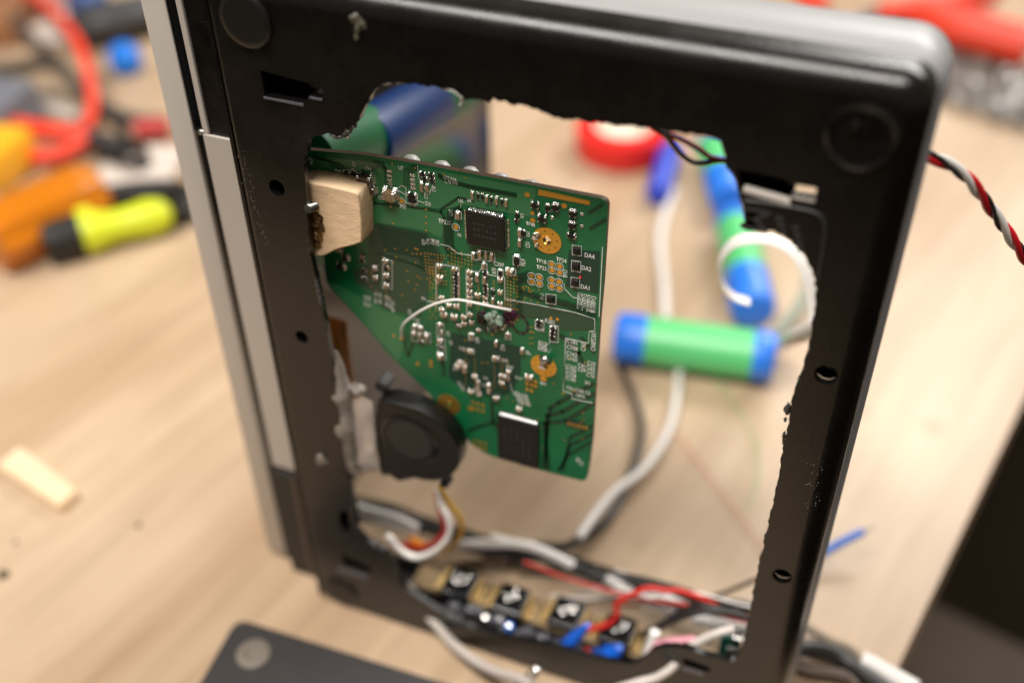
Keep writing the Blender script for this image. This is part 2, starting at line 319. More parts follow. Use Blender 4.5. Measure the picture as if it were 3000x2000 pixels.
# lid
LR = Matrix.Translation((-.0210, .0118, 0)) @ Matrix.Rotation(math.radians(-5), 4, 'Z')
def lbox(bm, x0, x1, y0, y1, z0, z1, bev=0): 
    b2 = bmesh.new(); box(b2, ((x0+x1)/2, (y0+y1)/2, (z0+z1)/2), (x1-x0, y1-y0, z1-z0), bev=bev); b2.transform(LR)
    t = bpy.data.meshes.new('t'); b2.to_mesh(t); b2.free(); bm.from_mesh(t); bpy.data.meshes.remove(t)
bm = bmesh.new(); lbox(bm, -.0115, -.0018, 0, .186, .003, .2635, .0012); lid = bobj('lid', bm, silver_paint, lap, 40)
bm = bmesh.new(); lbox(bm, -.0019, -.0002, .0002, .1855, .0033, .263, .0005); bobj('screen_bezel', bm, black_gloss, lap)
bm = bmesh.new(); lbox(bm, -.0001, .0003, .020, .172, .018, .250); bobj('screen', bm, screen_m, lap)
# feet, screws, pockets, label outline on the belly
def foot(px, py, r, h, m, dish=.0, name='rubber_foot'):
    bm = bmesh.new(); c = onY(px, py, 0)
    pr = [(r, -.0002), (r, h*.6), (r-.0006, h), (r*.75, h+.0001), (r*.2, h-dish), (.0001, h-dish)]
    lathe(bm, pr, Matrix.Translation(c) @ FACE, 40); bmesh.ops.recalc_face_normals(bm, faces=bm.faces); return bobj(name, bm, m, lap, 35)
foot_m = mat('foot_rubber', (.0055, .005, .0045), .42, spec=.4, bump=.1, bscale=1500); foot(722, 58, .0076, .0012, foot_m); foot(1002, 1729, .0072, .0007, foot_m)
bm = bmesh.new(); c = onY(2527, 402); lathe(bm, [(.0082, -.0001), (.0082, .0006), (.0074, .0010), (.0066, .0006), (.0066, -.0001)], Matrix.Translation(c) @ FACE, 44, capped=False)
lathe(bm, [(.0066, .00008), (.0001, .00006)], Matrix.Translation(c) @ FACE, 44); bmesh.ops.recalc_face_normals(bm, faces=bm.faces); bobj('foot_recess', bm, black_plastic, lap, 40)
bm = bmesh.new(); lathe(bm, [(.0015, .0004), (.0011, .0012), (.0001, .0013)], Matrix.Translation(onY(2510, 370)) @ FACE, 16); bobj('foot_pin', bm, black_plastic, lap, 40)
bm = bmesh.new(); lathe(bm, [(.0018, .0002), (.0018, .00035)], Matrix.Translation(onY(2566, 386)) @ FACE, 16); bobj('foot_hole_disc', bm, dark_inside, lap)  # flat disc whose dark colour replaces the shade of a hole
for px, py, dz in ((811, 551, .003), (884, 987, .003), (2420, 1098, .003), (2291, 1687, .003)):
    bm = bmesh.new(); c = onY(px, py); lathe(bm, [(.0031, -.0023), (.0031, -.0075), (.0001, -.0075)], Matrix.Translation(c) @ FACE, 18, capped=False)
    lathe(bm, [(.0016, -.0052), (.0012, -.0046), (.0002, -.0045)], Matrix.Translation(c+Vector((0, 0, -.0006))) @ FACE, 14, 1)
    bmesh.ops.recalc_face_normals(bm, faces=bm.faces); bobj('screw_well', bm, [dark_inside, steel], lap, 40)
bm = bmesh.new(); c = onY(1045, 66, 0); blob(bm, c+Vector((0, .0004, 0)), .0026, 0, (1, .4, 1)); blob(bm, onY(1052, 82), .0012, 0, (.8, .7, .9)); blob(bm, onY(1046, 105), .0011, 0, (.6, .5, 1.3))
bobj('glue_dab', bm, mat('dull_glue', (.085, .075, .055), .3, bump=.5, bscale=500), lap)
bm = bmesh.new(); blob(bm, onY(940, 1344, 0), .0021, 0, (1, .35, 1)); blob(bm, onY(941, 1340, -.0006), .0010, 0, (1, .5, 1)); bobj('screw_head', bm, steel, lap)
def pocket(pts, d=.006):
    bm = bmesh.new(); a = [onY(*p) for p in pts]; A = [bm.verts.new(v+Vector((0, .0023, 0))) for v in a]; B = [bm.verts.new(v+Vector((0, d, 0))) for v in a]
    bm.faces.new(B)
    for i in range(len(a)): bm.faces.new((A[i], A[(i+1) % len(a)], B[(i+1) % len(a)], B[i]))
    bobj('latch_pocket', bm, dark_inside, lap)
pocket([(756,200),(912,246),(908,285),(892,308),(770,288)]); pocket([(2152,488),(2312,526),(2318,575),(2314,602),(2164,562)])
pocket([(996,1618),(1096,1664),(1090,1682),(1000,1660)]); pocket([(985,1485),(1022,1495),(1034,1565),(1000,1562)]); pocket([(1990,1918),(2092,1958),(2080,1974),(1996,1952)])
for pts in ([(773,283),(890,304),(890,311),(774,288)], [(908,283),(945,290),(945,295),(908,288)], [(2178,552),(2316,591),(2315,603),(2176,562)], [(2322,574),(2388,585),(2386,592),(2322,580)], [(990,1661),(1078,1685),(1080,1695),(990,1669)], [(2000,1951),(2062,1970),(2060,1978),(1998,1958)]):
    q = [onY(*p) for p in pts]; bm = bmesh.new(); hexa(bm, [v+Vector((0, -.0003, 0)) for v in q], [v+Vector((0, .002, 0)) for v in q]); bmesh.ops.recalc_face_normals(bm, faces=bm.faces)
    bobj('slot_lip_highlight', bm, silver_paint if pts[0][0] in (2178, 2322) else mat('lip_highlight_grey', (.10, .10, .115), .35), lap)  # pale colours paint the light caught on each slot's lower wall
bm = bmesh.new(); cable('label_outline', [onY(*p, -.0000) for p in ((2183,586),(2240,592),(2330,607),(2385,620),(2410,640),(2417,672),(2412,720),(2400,790),(2390,838))], .0006, mat('dull_black_rim', (.035, .035, .037), .5), lap, flat=.5)
bm = bmesh.new()
FT = lambda px, py, Y, rot: Matrix.Translation(onY(px, py, Y)) @ FACE @ Matrix.Rotation(math.radians(rot), 4, 'Z')
text_mesh(bm, 'M', .0095, FT(2207, 642, -.00006, -90)); 
for px, py in ((2282,640),(2288,660),(2293,682),(2330,668),(2336,690),(2340,712),(2344,730)): box(bm, onY(px, py, -.00004), (.0016, .00006, .0013))
tag(bobj('embossed_marks', bm, mat('faint_print', (.03, .03, .032), .6), lap), kind='stuff')
bm = bmesh.new()
for k in range(80):
    if k < 55: px, py = random.gauss(712+k*1.2, 9)-5, 440+k*5+random.uniform(-8, 8)
    elif k < 80: px, py = random.gauss(2385, 12), random.uniform(1340, 1500)
    else: px, py = random.uniform(760, 880), random.uniform(480, 860)
    p = onY(px, py, -.00005); s = random.uniform(.00003, .00009); box(bm, p, (s*1.3, .00006, s*1.6), Matrix.Rotation(random.random()*3, 3, 'Y'))
tag(bobj('dust', bm, mat('dust_speck', (.75, .70, .64), .8), lap), kind='stuff')
# ---------------------------------------------------------------- green circuit board
YB = .0125
def A(x, y, Y=YB): return onY(850+x*.42535, 400+y*.42535, Y)
def B(x, y, Y=YB): return onY(850+x*.42517, 850+y*.42517, Y)
pcb = thing('circuit_board', A(1300, 1500), 'green circuit board with cut corner mounted inside the netbook shell', 'circuit board')
OUT = [onY(870,432,YB), onY(905,440,YB), onY(1063,453,YB), onY(1233,481,YB), onY(1400,512,YB), onY(1573,545,YB), A(2135,425), A(2165,436), A(2182,452), A(2190,478), A(2186,560), A(2158,1000), A(2136,1240), B(2120,440), B(2105,640), B(2085,1000), B(2060,1200), B(2046,1285), B(2036,1306), B(2010,1312), B(1800,1258), B(1600,1206), B(1570,1195), B(1410,1150), B(1340,1120), B(1290,1085), B(1250,1060), B(920,670), A(740,1560), A(380,1150), A(300,1070), A(250,1000), A(236,900), A(236,700), A(60,640), A(60,300)]
def circ(c, r, n=24): return [(c.x+r*math.cos(2*math.pi*k/n), c.z+r*math.sin(2*math.pi*k/n)) for k in range(n)]
MH = [(A(1770,715), .0043, .00125), (B(1748,520), .0042, .0013), (B(1095,782), .0041, .0010)]
me = plate([[(v.x, v.z) for v in OUT]] + [circ(c, rh) for c, r, rh in MH], YB, .0016)
me.materials.append(board_green); me.materials.append(board_edge)
for p in me.polygons: p.material_index = 0 if abs(p.normal.y) > .7 else 1
link('board', me, [board_green, board_edge], pcb)
def sheet(name, pts, dy, m, th=.00008):      # a thin layer lying on the board
    me = plate([[(v.x, v.z) for v in pts]], YB-dy, th); return link(name, me, m, pcb)
sheet('copper_pour', [A(140,130),A(480,165),A(900,215),A(1690,360),A(1690,560),A(1200,470),A(1060,500),A(560,450),A(560,420),A(130,250)], .00010, board_pour)
sheet('copper_pour', [A(545,460),A(1050,520),A(1070,620),A(1040,700),A(950,650),A(600,590),A(545,640)], .00012, board_pour)
sheet('copper_pour', [A(253,985),A(330,1020),A(640,1190),A(800,1250),A(790,1420),A(745,1545),A(384,1140),A(308,1066)], .00011, board_pour)
sheet('copper_pour', [B(620,380),B(1000,520),B(1090,620),B(1200,700),B(1380,760),B(1380,900),B(1240,960),B(1240,1040),B(930,665)], .00010, board_green)
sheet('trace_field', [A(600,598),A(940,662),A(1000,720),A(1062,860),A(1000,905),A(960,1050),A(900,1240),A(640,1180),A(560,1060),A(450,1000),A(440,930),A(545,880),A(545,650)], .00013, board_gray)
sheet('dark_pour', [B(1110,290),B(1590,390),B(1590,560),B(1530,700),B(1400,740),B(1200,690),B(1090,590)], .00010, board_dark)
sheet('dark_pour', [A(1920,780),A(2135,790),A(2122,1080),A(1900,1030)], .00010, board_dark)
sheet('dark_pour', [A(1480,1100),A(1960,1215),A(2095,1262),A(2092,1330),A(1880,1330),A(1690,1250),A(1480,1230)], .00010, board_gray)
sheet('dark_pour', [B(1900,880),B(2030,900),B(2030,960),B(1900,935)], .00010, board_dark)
TR = bmesh.new()
def trace(pts, w, dy=.00016, bm=None):
    bm = bm or TR
    for p, q in zip(pts[:-1], pts[1:]):
        d = (q-p); L = d.length
        if L < 1e-6: continue
        ang = math.atan2(d.z, d.x); c = (p+q)/2; box(bm, (c.x, YB-dy, c.z), (L+w*.8, .00008, w), Matrix.Rotation(-ang, 3, 'Y'))
FN = bmesh.new()
for i in range(15):
    o = i*12.5
    trace([A(548+o*.25, 700+o*1.0), A(600+o*.3, 606+o), A(935-o*.25, 672+o*.92), A(1050-o*.75, 850+o*.35)], .00016, .00022, FN)
for i in range(8):
    o = i*14; trace([A(1170+o*.3, 470+o*.5), A(1085+o*.35, 520+o*.4), A(1072+o*.55, 780-o*.3), A(1100+o, 860-o*.1)], .00018, .00022, FN)
for i in range(7): o = i*13; trace([A(1560, 955+o*.6), A(1640+o*.3, 925+o), A(1680, 940+o*.4)], .00018, .00022, FN)
for i in range(6): o = i*15; trace([A(1560, 1040+o*.3), A(1700, 1085+o*.4), A(1900, 1130+o*.5), A(2110, 1190+o*.9)], .0002, .00022, FN)
for i in range(6): o = i*22; trace([A(140+o*.4, 130+o*.2), A(240+o, 150+o*.35), A(310+o, 215+o*.3), A(345+o, 220+o*.3)], .00018, .00022, FN)
for i in range(4): o = i*15; trace([A(660+o, 330-o*1.4), A(640+o*.5, 180+o*.8), A(580+o*.5, 165+o), A(560+o*.3, 200+o)], .00018, .00022, FN)
for i in range(4): o = i*13; trace([A(785+o, 350), A(785+o*1.2, 225+o*.6), A(850+o, 195+o*.8), A(890, 205+o)], .00018, .00022, FN)
for i in range(4): o = i*16; trace([A(1020, 250+o*.6), A(1120, 300+o*.5), A(1230, 330+o*.4), A(1560, 390+o*.5)], .00018, .00022, FN)
for i in range(5): o = i*24; trace([A(1560+o*.4, 940), A(1560+o*.4, 1230)], .00016, .00022, FN)
for i in range(5): o = i*11; trace([A(600+o*3, 800+o), A(760+o*3, 840+o*1.2), A(900+o, 890+o)], .00016, .00022, FN)
tag(bobj('fine_trace', FN, board_trace, pcb), kind='stuff')
for i in range(3): o = i*52; trace([B(2088, 640+o*1.3), B(1850+o*.5, 770+o*1.2), B(1790-o*.4, 810+o), B(1745-o*.2+i*30, 1215+o*.1)], .0011)
for i in range(3): o = i*55; trace([B(2085-o*.1, 930+o), B(1930, 1010+o), B(1880-o*.3, 1235)], .0008)
trace([B(1230,965), B(1300,935), B(1395,908)], .0011); trace([B(1390,760), B(1400,900), B(1420,940)], .0013); trace([A(545,455), A(840,480), A(1040,520), A(1062,560), A(1065,760)], .0007); trace([A(1040,498), A(1160,420), A(1230,432)], .0007)
trace([B(1850,300), B(1900,330), B(1990,430), B(2020,520)], .0012); trace([B(2010,330), B(2090,420)], .0012); trace([A(2060,520), A(2150,470)], .0008); trace([A(2070,630), A(2170,570)], .0008); trace([B(770,310),B(815,450),B(850,350)], .0008); trace([B(1045,460),B(1060,580)], .0011)
for x in (1210, 1340, 1460): trace([B(x, 420), B(x+4, 650)], .0004)
tag(bobj('wide_trace', TR, board_trace, pcb), kind='stuff')
# silkscreen
SK = bmesh.new()
def T(f, s, x, y, h, rot=0): text_mesh(SK, s, h*.0000585, Matrix.Translation(f(x, y, YB-.00024)) @ FACE @ Matrix.Rotation(math.radians(rot), 4, 'Z') @ Matrix.Diagonal((.74, 1, 1, 1)))
for a_ in [('R64',330,235,30),('R63',340,268,30),('C94',535,222,28),('U7',762,218,30),('C95',630,425,30),('P97',778,487,32),('R51',848,470,32),('D3',950,465,34),('U6',1175,445,30),('64',1232,442,28),('1',1175,482,28),('TP232',1065,590,36),('16',1164,678,32),('C297',1437,882,34),('TP18',1730,860,34),('TP23',1732,905,34),('TP24',1868,852,34),('DA4',2062,823,36),('DA2',2040,910,36),('DA1',2034,1040,36),('C78 R38',1110,318,26),('C73 R36',1100,290,26),('TP48',1655,605,30),('M1',920,1118,30),('R201',1790,1275,36),('R200',1718,1328,32)]: T(A, *a_)
for a_ in [('R23',922,728,28,90),('C44',952,722,28,90),('C48',985,725,28,90),('C45',1016,733,28,90),('C43',1108,525,30,90),('FIL9',1606,868,34,90),('R70',1406,925,32,90),('TP17',1898,945,32,90),('RA1',1738,1100,30,90),('TP22TP21',1995,1132,34,90),('TP16TP15',2028,1142,34,90),('TP20TP19',2061,1150,34,90),('TP14TP13',2092,1158,34,90),('C73',938,410,28,90),('C98',992,362,26,90),('C51',1638,745,30,90),('C61',1640,672,26,90),('FIL27',145,170,26,90),('R71',1600,545,24,90),('R59',440,190,24,90)]: T(A, *a_)
for a_ in [('C181',1945,358,38),('C708',1943,398,38),('C162',1940,440,38),('C165',1940,472,38),('C167',1935,530,36),('C159',1935,556,36),('C154',1933,584,36),('C145',1933,612,36),('C41',2010,520,36),('C39',2008,550,36),('C19',2075,505,36),('C23',2072,532,36),('C22',2072,560,36),('C16',2070,588,36),('X1',2050,640,36),('R2',2090,352,34),('C36 C106 C2',1985,690,32),('C815',2000,728,32),('R213',1740,365,30),('R212',1740,387,30),('RA28',1740,408,30),('C37',1478,485,30),('C38',1185,402,28),('TP9',1742,645,30),('R219',1575,605,24),('C32',1345,605,22),('C105',1340,655,22),('R207',1512,530,26),('C12',1145,520,24),('R14',1140,545,24)]: T(B, *a_)
for a_ in [('C342',2022,390,34,90),('C601',2093,315,34,90),('C343',2090,390,34,90),('C99',1292,345,30,90),('C16',1465,395,32,90),('JIP',1640,430,32,90),('C28',1088,300,26,90),('R77',1110,360,24,90),('C30',825,150,26,90),('C29',850,185,26,90),('R76',880,215,26,90),('FL1',2010,1190,30,90),('C88',1985,1170,28,90)]: T(B, *a_)
for x, y in ((590,1090),(620,1095),(520,1110),(545,1115),(665,1110),(690,1125),(710,1150)):
    T(A, 'C%d' % (x % 97), x, y, 26, 90); T(A, 'R%d' % (x % 89), x, y+42, 26, 90)
for k in range(5): T(B, 'R%d C%d' % (231+k*3, 64+k), 1590+k*6, 715+k*17, 24)
for k in range(3): T(B, 'C%d' % (71+k), 1165+k*14, 640+k*20, 24, 90)
def sline(f, pts, w=.00013): trace([f(*p) for p in pts], w, .00024, SK)
sline(A, [(1480,1115),(1700,1155),(1970,1210),(2100,1252),(2100,1335),(2062,1338),(2056,1420),(1902,1385),(1885,1690)]); sline(B, [(1900,325),(1884,690),(1945,712),(1945,745),(2085,772)]); sline(A, [(2154,760),(2142,1000),(2130,1235)], .00022)
sline(A, [(1040,740),(1095,752),(1152,800),(1250,818)]); sline(A, [(1888,1010),(1893,1045),(1950,1105),(1975,1108)]); sline(A, [(945,1130),(1020,1142)])
def srect(f, x0, y0, x1, y1, sk=0): sline(f, [(x0, y0), (x1, y0+sk), (x1, y1+sk), (x0, y1), (x0, y0)])
for r_ in ((1252,795,1292,845),(1292,778,1412,845),(1538,820,1586,882),(1322,870,1358,912),(1486,900,1556,945),(1432,912,1470,962),(1945,745,2008,812),(1940,850,2004,925),(1936,965,1996,1035),(1764,1080,1834,1145),(1140,510,1182,565),(1690,1260,1750,1320),(368,225,462,268),(368,272,462,310),(800,385,880,455),(640,845,705,1040)): srect(A, *r_, (r_[2]-r_[0])*.12)
for r_ in ((1790,238,1850,350),(845,238,920,282),(840,282,970,345),(1014,225,1060,310),(1020,330,1072,470),(1232,290,1268,340),(1484,290,1524,335),(1395,452,1445,482),(1225,400,1270,432)): srect(B, *r_, (r_[2]-r_[0])*.12)
sline(A, [(1005,870),(1010,1180)]); sline(A, [(1005,870),(1165,900),(1165,1190)]); sline(A, [(1215,915),(1300,932),(1320,905)]); sline(A, [(1215,915),(1220,1240)]); sline(A, [(1360,945),(1400,955),(1480,965),(1482,1110)])
sline(A, [(690,340),(880,440),(925,455)]); sline(A, [(740,355),(770,335),(800,350),(800,380)]); sline(A, [(880,200),(890,290),(960,400),(985,330)]); sline(B, [(1790,360),(1740,395)]); sline(B, [(1520,640),(1530,690),(1555,720)])
PADS = [(1803,878),(1858,892),(1805,920),(1858,935),(1665,957),(1718,967),(1665,997),(1718,1010),(1802,987),(1853,998),(1803,1030),(1855,1043),(1143,622),(770,445)]
for x, y in PADS:
    c = A(x, y); n = 20
    for k in range(n):
        a0, a1 = 2*math.pi*k/n, 2*math.pi*(k+1)/n; trace([c+Vector((math.cos(a0), 0, math.sin(a0)))*.00118, c+Vector((math.cos(a1), 0, math.sin(a1)))*.00118], .00016, .00024, SK)
tag(bobj('silkscreen', SK, silk, pcb), kind='stuff')
# gold: pads, vias, mounting rings
disc = bmesh.new(); lathe(disc, [(1, 0), (1, .00012), (.92, .00016)], FACE, 18); pad_me = bpy.data.meshes.new('test_pad'); bmesh.ops.recalc_face_normals(disc, faces=disc.faces); disc.to_mesh(pad_me); disc.free(); pad_me.materials.append(gold)
def inst(name, me, loc, sc=(1, 1, 1), roty=0):
    o = bpy.data.objects.new(name, me); COL.objects.link(o); o.location = loc; o.scale = sc; o.rotation_euler = (0, roty, 0); attach(o, pcb); return o
for f, x, y, r in [(A, x, y, .0008) for x, y in PADS]+[(A,570,398,.0007),(A,1635,400,.0008),(A,1888,477,.0008),(A,1672,577,.0008),(A,1670,527,.0006),(B,880,505,.0006),(B,768,330,.0006),(B,715,312,.0005),(B,970,490,.0006),(B,972,518,.0006),(B,1745,608,.0011),(B,1798,192,.0005),(B,1842,200,.0005),(B,1692,630,.0006),(B,1692,660,.0006),(B,1880,710,.0003)]:
    inst('test_pad', pad_me, f(x, y, YB-.0001), (r, 1, r))
bm = bmesh.new(); q = [A(1712,362),A(2066,443),A(2062,470),A(1708,400)]; hexa(bm, [v-Vector((0, .0002, 0)) for v in q], [v-Vector((0, .00002, 0)) for v in q]); bmesh.ops.recalc_face_normals(bm, faces=bm.faces); bobj('edge_contact', bm, gold, pcb)
for c, r, rh in MH:
    me = plate([circ(c, r, 40), circ(c, rh*1.02, 24)], YB-.0002, .00018); ro = link('mounting_ring', me, gold, pcb, 30)
    bm = bmesh.new()
    for k in range(8): a = k*math.pi/4+.2; lathe(bm, [(.00022, 0), (.00022, .00006)], Matrix.Translation((c.x+math.cos(a)*r*.72, YB-.00021, c.z+math.sin(a)*r*.72)) @ FACE, 8)
    bobj('ring_hole', bm, board_edge, pcb)
    bm = bmesh.new(); lathe(bm, [(rh, -.0016), (rh, .0003), (rh*1.25, .00032), (rh*1.3, .0002)], Matrix.Translation((c.x, YB, c.z)) @ FACE, 24, capped=False); bmesh.ops.recalc_face_normals(bm, faces=bm.faces); bobj('hole_barrel', bm, gold, pcb, 40)
VI = bmesh.new()
def via(v, r=.00022): lathe(VI, [(r, 0), (r, .00006)], Matrix.Translation((v.x, YB-.0002, v.z)) @ FACE, 7)
for i in range(7):
    for j in range(10):
        if random.random() < .8: via(A(930+i*22+j*2, 800+j*22+i*3))
for i in range(8):
    for j in range(5):
        if random.random() < .75: via(A(1092+i*23, 770+j*24+i*6))
for i in range(3):
    for j in range(16):
        if random.random() < .75: via(A(965+i*20, 900+j*23))
for i in range(4):
    for j in range(15):
        if random.random() < .75: via(A(1500+i*22, 945+j*23+i*5))
for x0, y0, x1, y1, n in ((1012,880,1012,1180,24),(1168,905,1168,1200,24),(1215,920,1220,1240,24),(1300,935,1300,1230,20),(1480,970,1480,1230,20),(1110,890,1112,1180,20),(1405,990,1405,1220,16)):
    for k in range(n): via(A(x0+(x1-x0)*k/n, y0+(y1-y0)*k/n), .00016)
for k in range(80):
    via(A(random.uniform(560, 900), random.uniform(760, 1120))) if k < 26 else via(A(random.uniform(1580, 1720), random.uniform(1020, 1140))) if k < 40 else via(B(random.uniform(1100, 2060), random.uniform(280, 1150)), .00026)
for i in range(10):
    for x in (1410, 1462, 1210, 1275): via(B(x, 470+i*22), .0002)
for i in range(8): via(B(1655+(i % 2)*18, 250+(i//2)*38), .0002)
for v in [A(705,183),A(865,215),A(1058,258),A(1212,285),A(710,595),A(695,450),A(695,480),A(938,500),A(938,550),A(938,595),A(940,645),A(865,768),A(880,775),A(905,805)]: via(v, .0003)
tag(bobj('via', VI, gold, pcb), kind='stuff')
bm = bmesh.new()
for x, y in [(1262,770),(1295,780),(1330,790),(1262,810),(1295,820),(1330,830),(1275,1035),(1310,1045),(1345,1055),(1275,1070),(1310,1080),(1345,1090),(1635,640),(1665,650),(1635,680),(1665,690)]:
    c = B(x, y); box(bm, (c.x, YB-.00018, c.z), (.0009, .0001, .0013))
for k in range(6): c = B(1918+k*25, 915+k*6); box(bm, (c.x, YB-.0002, c.z), (.0005, .0001, .0015))
c = B(1245, 812); box(bm, (c.x, YB-.0002, c.z), (.0016, .0001, .0018))
tag(bobj('bare_pad', bm, gold, pcb), kind='stuff')
# surface-mount parts (shared unit meshes)
def unit(name, body, hgt, endw=.22, ends=tin):
    bm = bmesh.new(); box(bm, (0, -hgt/2, 0), (1-2*endw+.06, hgt*.96, .92), mi=0, bev=.02)
    for s in (-1, 1): box(bm, (s*(.5-endw/2), -hgt/2, 0), (endw, hgt, 1), mi=1, bev=.2)
    for s in (-1, 1):
        xa, xb = s*.5, s*(.5-endw); hexa(bm, [(xa, -hgt*.66, .43), (xb, -hgt*.66, .43), (xb, -hgt*.04, .74), (xa, -hgt*.04, .74)], [(xa, -hgt*.6, .40), (xb, -hgt*.6, .40), (xb, -.01, .40), (xa, -.01, .40)], 1)
        hexa(bm, [(s*.47, -hgt*.66, -.42), (s*.47, -hgt*.66, .42), (s*.66, -hgt*.04, .46), (s*.66, -hgt*.04, -.46)], [(s*.45, -hgt*.6, -.42), (s*.45, -hgt*.6, .42), (s*.45, -.01, .46), (s*.45, -.01, -.46)], 1)
    bmesh.ops.recalc_face_normals(bm, faces=bm.faces); me = bpy.data.meshes.new(name); bm.to_mesh(me); bm.free(); me.materials.append(body); me.materials.append(ends)
    for p in me.polygons: p.use_smooth = True
    me.set_sharp_from_angle(angle=math.radians(50)); return me
CAPM, RESM, BIGM, PADM = unit('chip_capacitor', cap_tan, 1, .27), unit('chip_resistor', chip_black, 1, .2), unit('brown_capacitor', cap_dark, 1, .16), unit('solder_pad', tin, 1, .3)
KIND = {'c': ('chip_capacitor', CAPM, .85), 'r': ('chip_resistor', RESM, .5), 'b': ('brown_capacitor', BIGM, .9), 'p': ('solder_pad', PADM, .3)}
def comp(f, k, x, y, w, h):
    nm, me, hh = KIND[k]; W, H = w*.0000375, h*.000049; c = f(x, y, YB-.0001)
    if H > W: inst(nm, me, c, (H, W*hh, W), math.pi/2)
    else: inst(nm, me, c, (W, H*hh, H))
for a_ in [('b',535,282,112,66),('b',550,352,112,52),('c',698,390,112,62),('c',910,345,26,58),('c',948,352,26,48),('r',915,258,44,24),('r',975,264,44,24),('r',930,290,40,22),('r',982,299,40,22),('r',395,250,54,34),('r',438,250,26,44),('r',395,292,54,30),('r',438,292,50,30),('r',845,405,62,34),
    ('c',1258,405,22,46),('r',1295,410,20,40),('r',1325,415,20,40),('c',1357,430,22,46),('r',1388,436,20,40),('c',1425,441,22,46),('r',1460,450,20,40),('c',1490,456,22,46),('c',1160,537,34,46),('r',1565,545,26,48),('c',1585,660,28,48),('c',1585,730,28,48),('r',1612,668,22,44),
    ('c',1267,823,24,48),('c',1310,810,28,58),('c',1352,815,22,48),('c',1390,824,26,48),('r',1562,852,40,70),('c',1338,890,26,46),('c',1517,925,60,38),('r',1450,938,30,46),('c',1137,912,40,22)] + \
    [('r',1145,950+27*i,48,20) for i in range(7)] + [('c',1033,890,40,24),('c',1037,970,46,30),('c',1028,1000,28,20),('c',1046,1110,42,24),('c',1048,1190,40,24),('c',1062,1225,54,26)] + [('c',1242,935+43*i,42,24) for i in range(6)] + \
    [('r',1347,943,42,26),('c',1342,982,28,50),('r',1347,1024,36,22),('r',1350,1055,40,22),('r',1350,1082,40,22),('c',1348,1108,40,22),('c',1290,970,26,54),('r',1397,1072,28,54),('c',1400,1130,26,44),('c',1450,985,40,24),('c',1450,1070,38,24),('c',1450,1150,38,24),('c',1295,1090,42,24),('c',1350,1147,42,24),('c',1097,1160,38,22),('c',1145,1166,38,22),('c',1133,1240,52,28),('c',1200,1240,42,24),('c',1245,1225,36,22),('c',1165,1300,34,22),('c',1202,1285,38,22),('c',1300,1330,34,20),('c',1252,1280,38,22),('r',1400,1330,40,22),('r',1350,1325,40,24),('r',1440,1320,36,22),('c',1480,1300,30,22),
    ('r',1950,525,52,42),('r',1945,606,52,42),('r',1830,482,52,42),('r',1775,490,30,44),('r',1690,470,58,36),('r',1740,560,60,42),('p',1805,560,18,20),('p',1715,535,18,20),('p',2010,535,22,14),('p',2010,617,22,14),('r',1560,580,28,18),('c',1930,690,16,20),('c',1965,698,16,20),('r',1940,680,60,30),
    ('c',588,905,38,26),('c',590,968,42,26),('c',660,855,40,26),('c',668,956,40,26),('c',670,1021,42,26),('r',663,900,40,26),('c',500,820,36,22),('r',500,855,36,24),('r',512,920,38,26),('r',515,980,38,26),('c',340,775,50,28),('r',385,830,60,40),('r',355,890,70,46)]: comp(A, *a_)
for x, y in [(682,238),(682,268),(684,297),(690,326),(842,268),(842,298),(844,328),(846,356)]: comp(A, 'p', x, y, 34, 16)
for a_ in [('c',865,252,28,36),('c',900,262,28,36),('c',858,297,30,36),('c',900,308,30,36),('c',942,318,34,46),('r',905,352,40,26),('c',1035,240,28,34),('c',1045,290,28,34),('c',1035,345,42,26),('r',1038,390,42,28),('c',1040,448,46,40),('c',1250,315,30,44),('c',1423,364,28,40),('c',1502,310,28,40),('c',1600,415,28,40),('c',1243,418,42,22),('c',1418,465,46,24),('c',1175,495,42,26),('c',1205,525,40,26),('c',1160,525,36,24),('c',1205,552,36,24),('c',1508,560,38,24),('c',1450,590,22,32),('c',1480,597,22,32),('c',1508,606,22,32),('c',1462,636,42,24),('c',1275,590,40,24),('c',1297,635,24,36),('c',1297,676,24,36),('c',1250,696,42,24),('c',1305,712,36,22),('c',1372,655,26,34),('c',1372,692,26,34),('c',1423,740,46,26),('c',1648,595,62,34),('c',1580,815,46,26),('r',1718,215,48,22),('r',1716,242,48,22),('r',1815,262,44,24),('r',1813,292,44,24),('r',1811,322,44,24),('c',1165,243,34,22)]: comp(B, *a_)
def smallic(f, x, y, w, h, legs):
    W, H = w*.0000425, h*.0000555; c = f(x, y, YB); bm = bmesh.new(); box(bm, (c.x, YB-.0006, c.z), (W, .0011, H), bev=.0001)
    o = bobj('diode_array', bm, chip_black, pcb); bm = bmesh.new()
    for s in (-1, 1):
        for k in range(legs): box(bm, (c.x+(k-(legs-1)/2)*W/legs, YB-.0003, c.z+s*(H/2+.0003)), (W/legs*.5, .0004, .0008))
    bobj('lead', bm, tin, o)
for x, y in ((1977,780),(1970,888),(1965,998)): smallic(A, x, y, 46, 36, 3)
smallic(A, 1797, 1112, 44, 38, 4); smallic(A, 845, 428, 46, 34, 2)
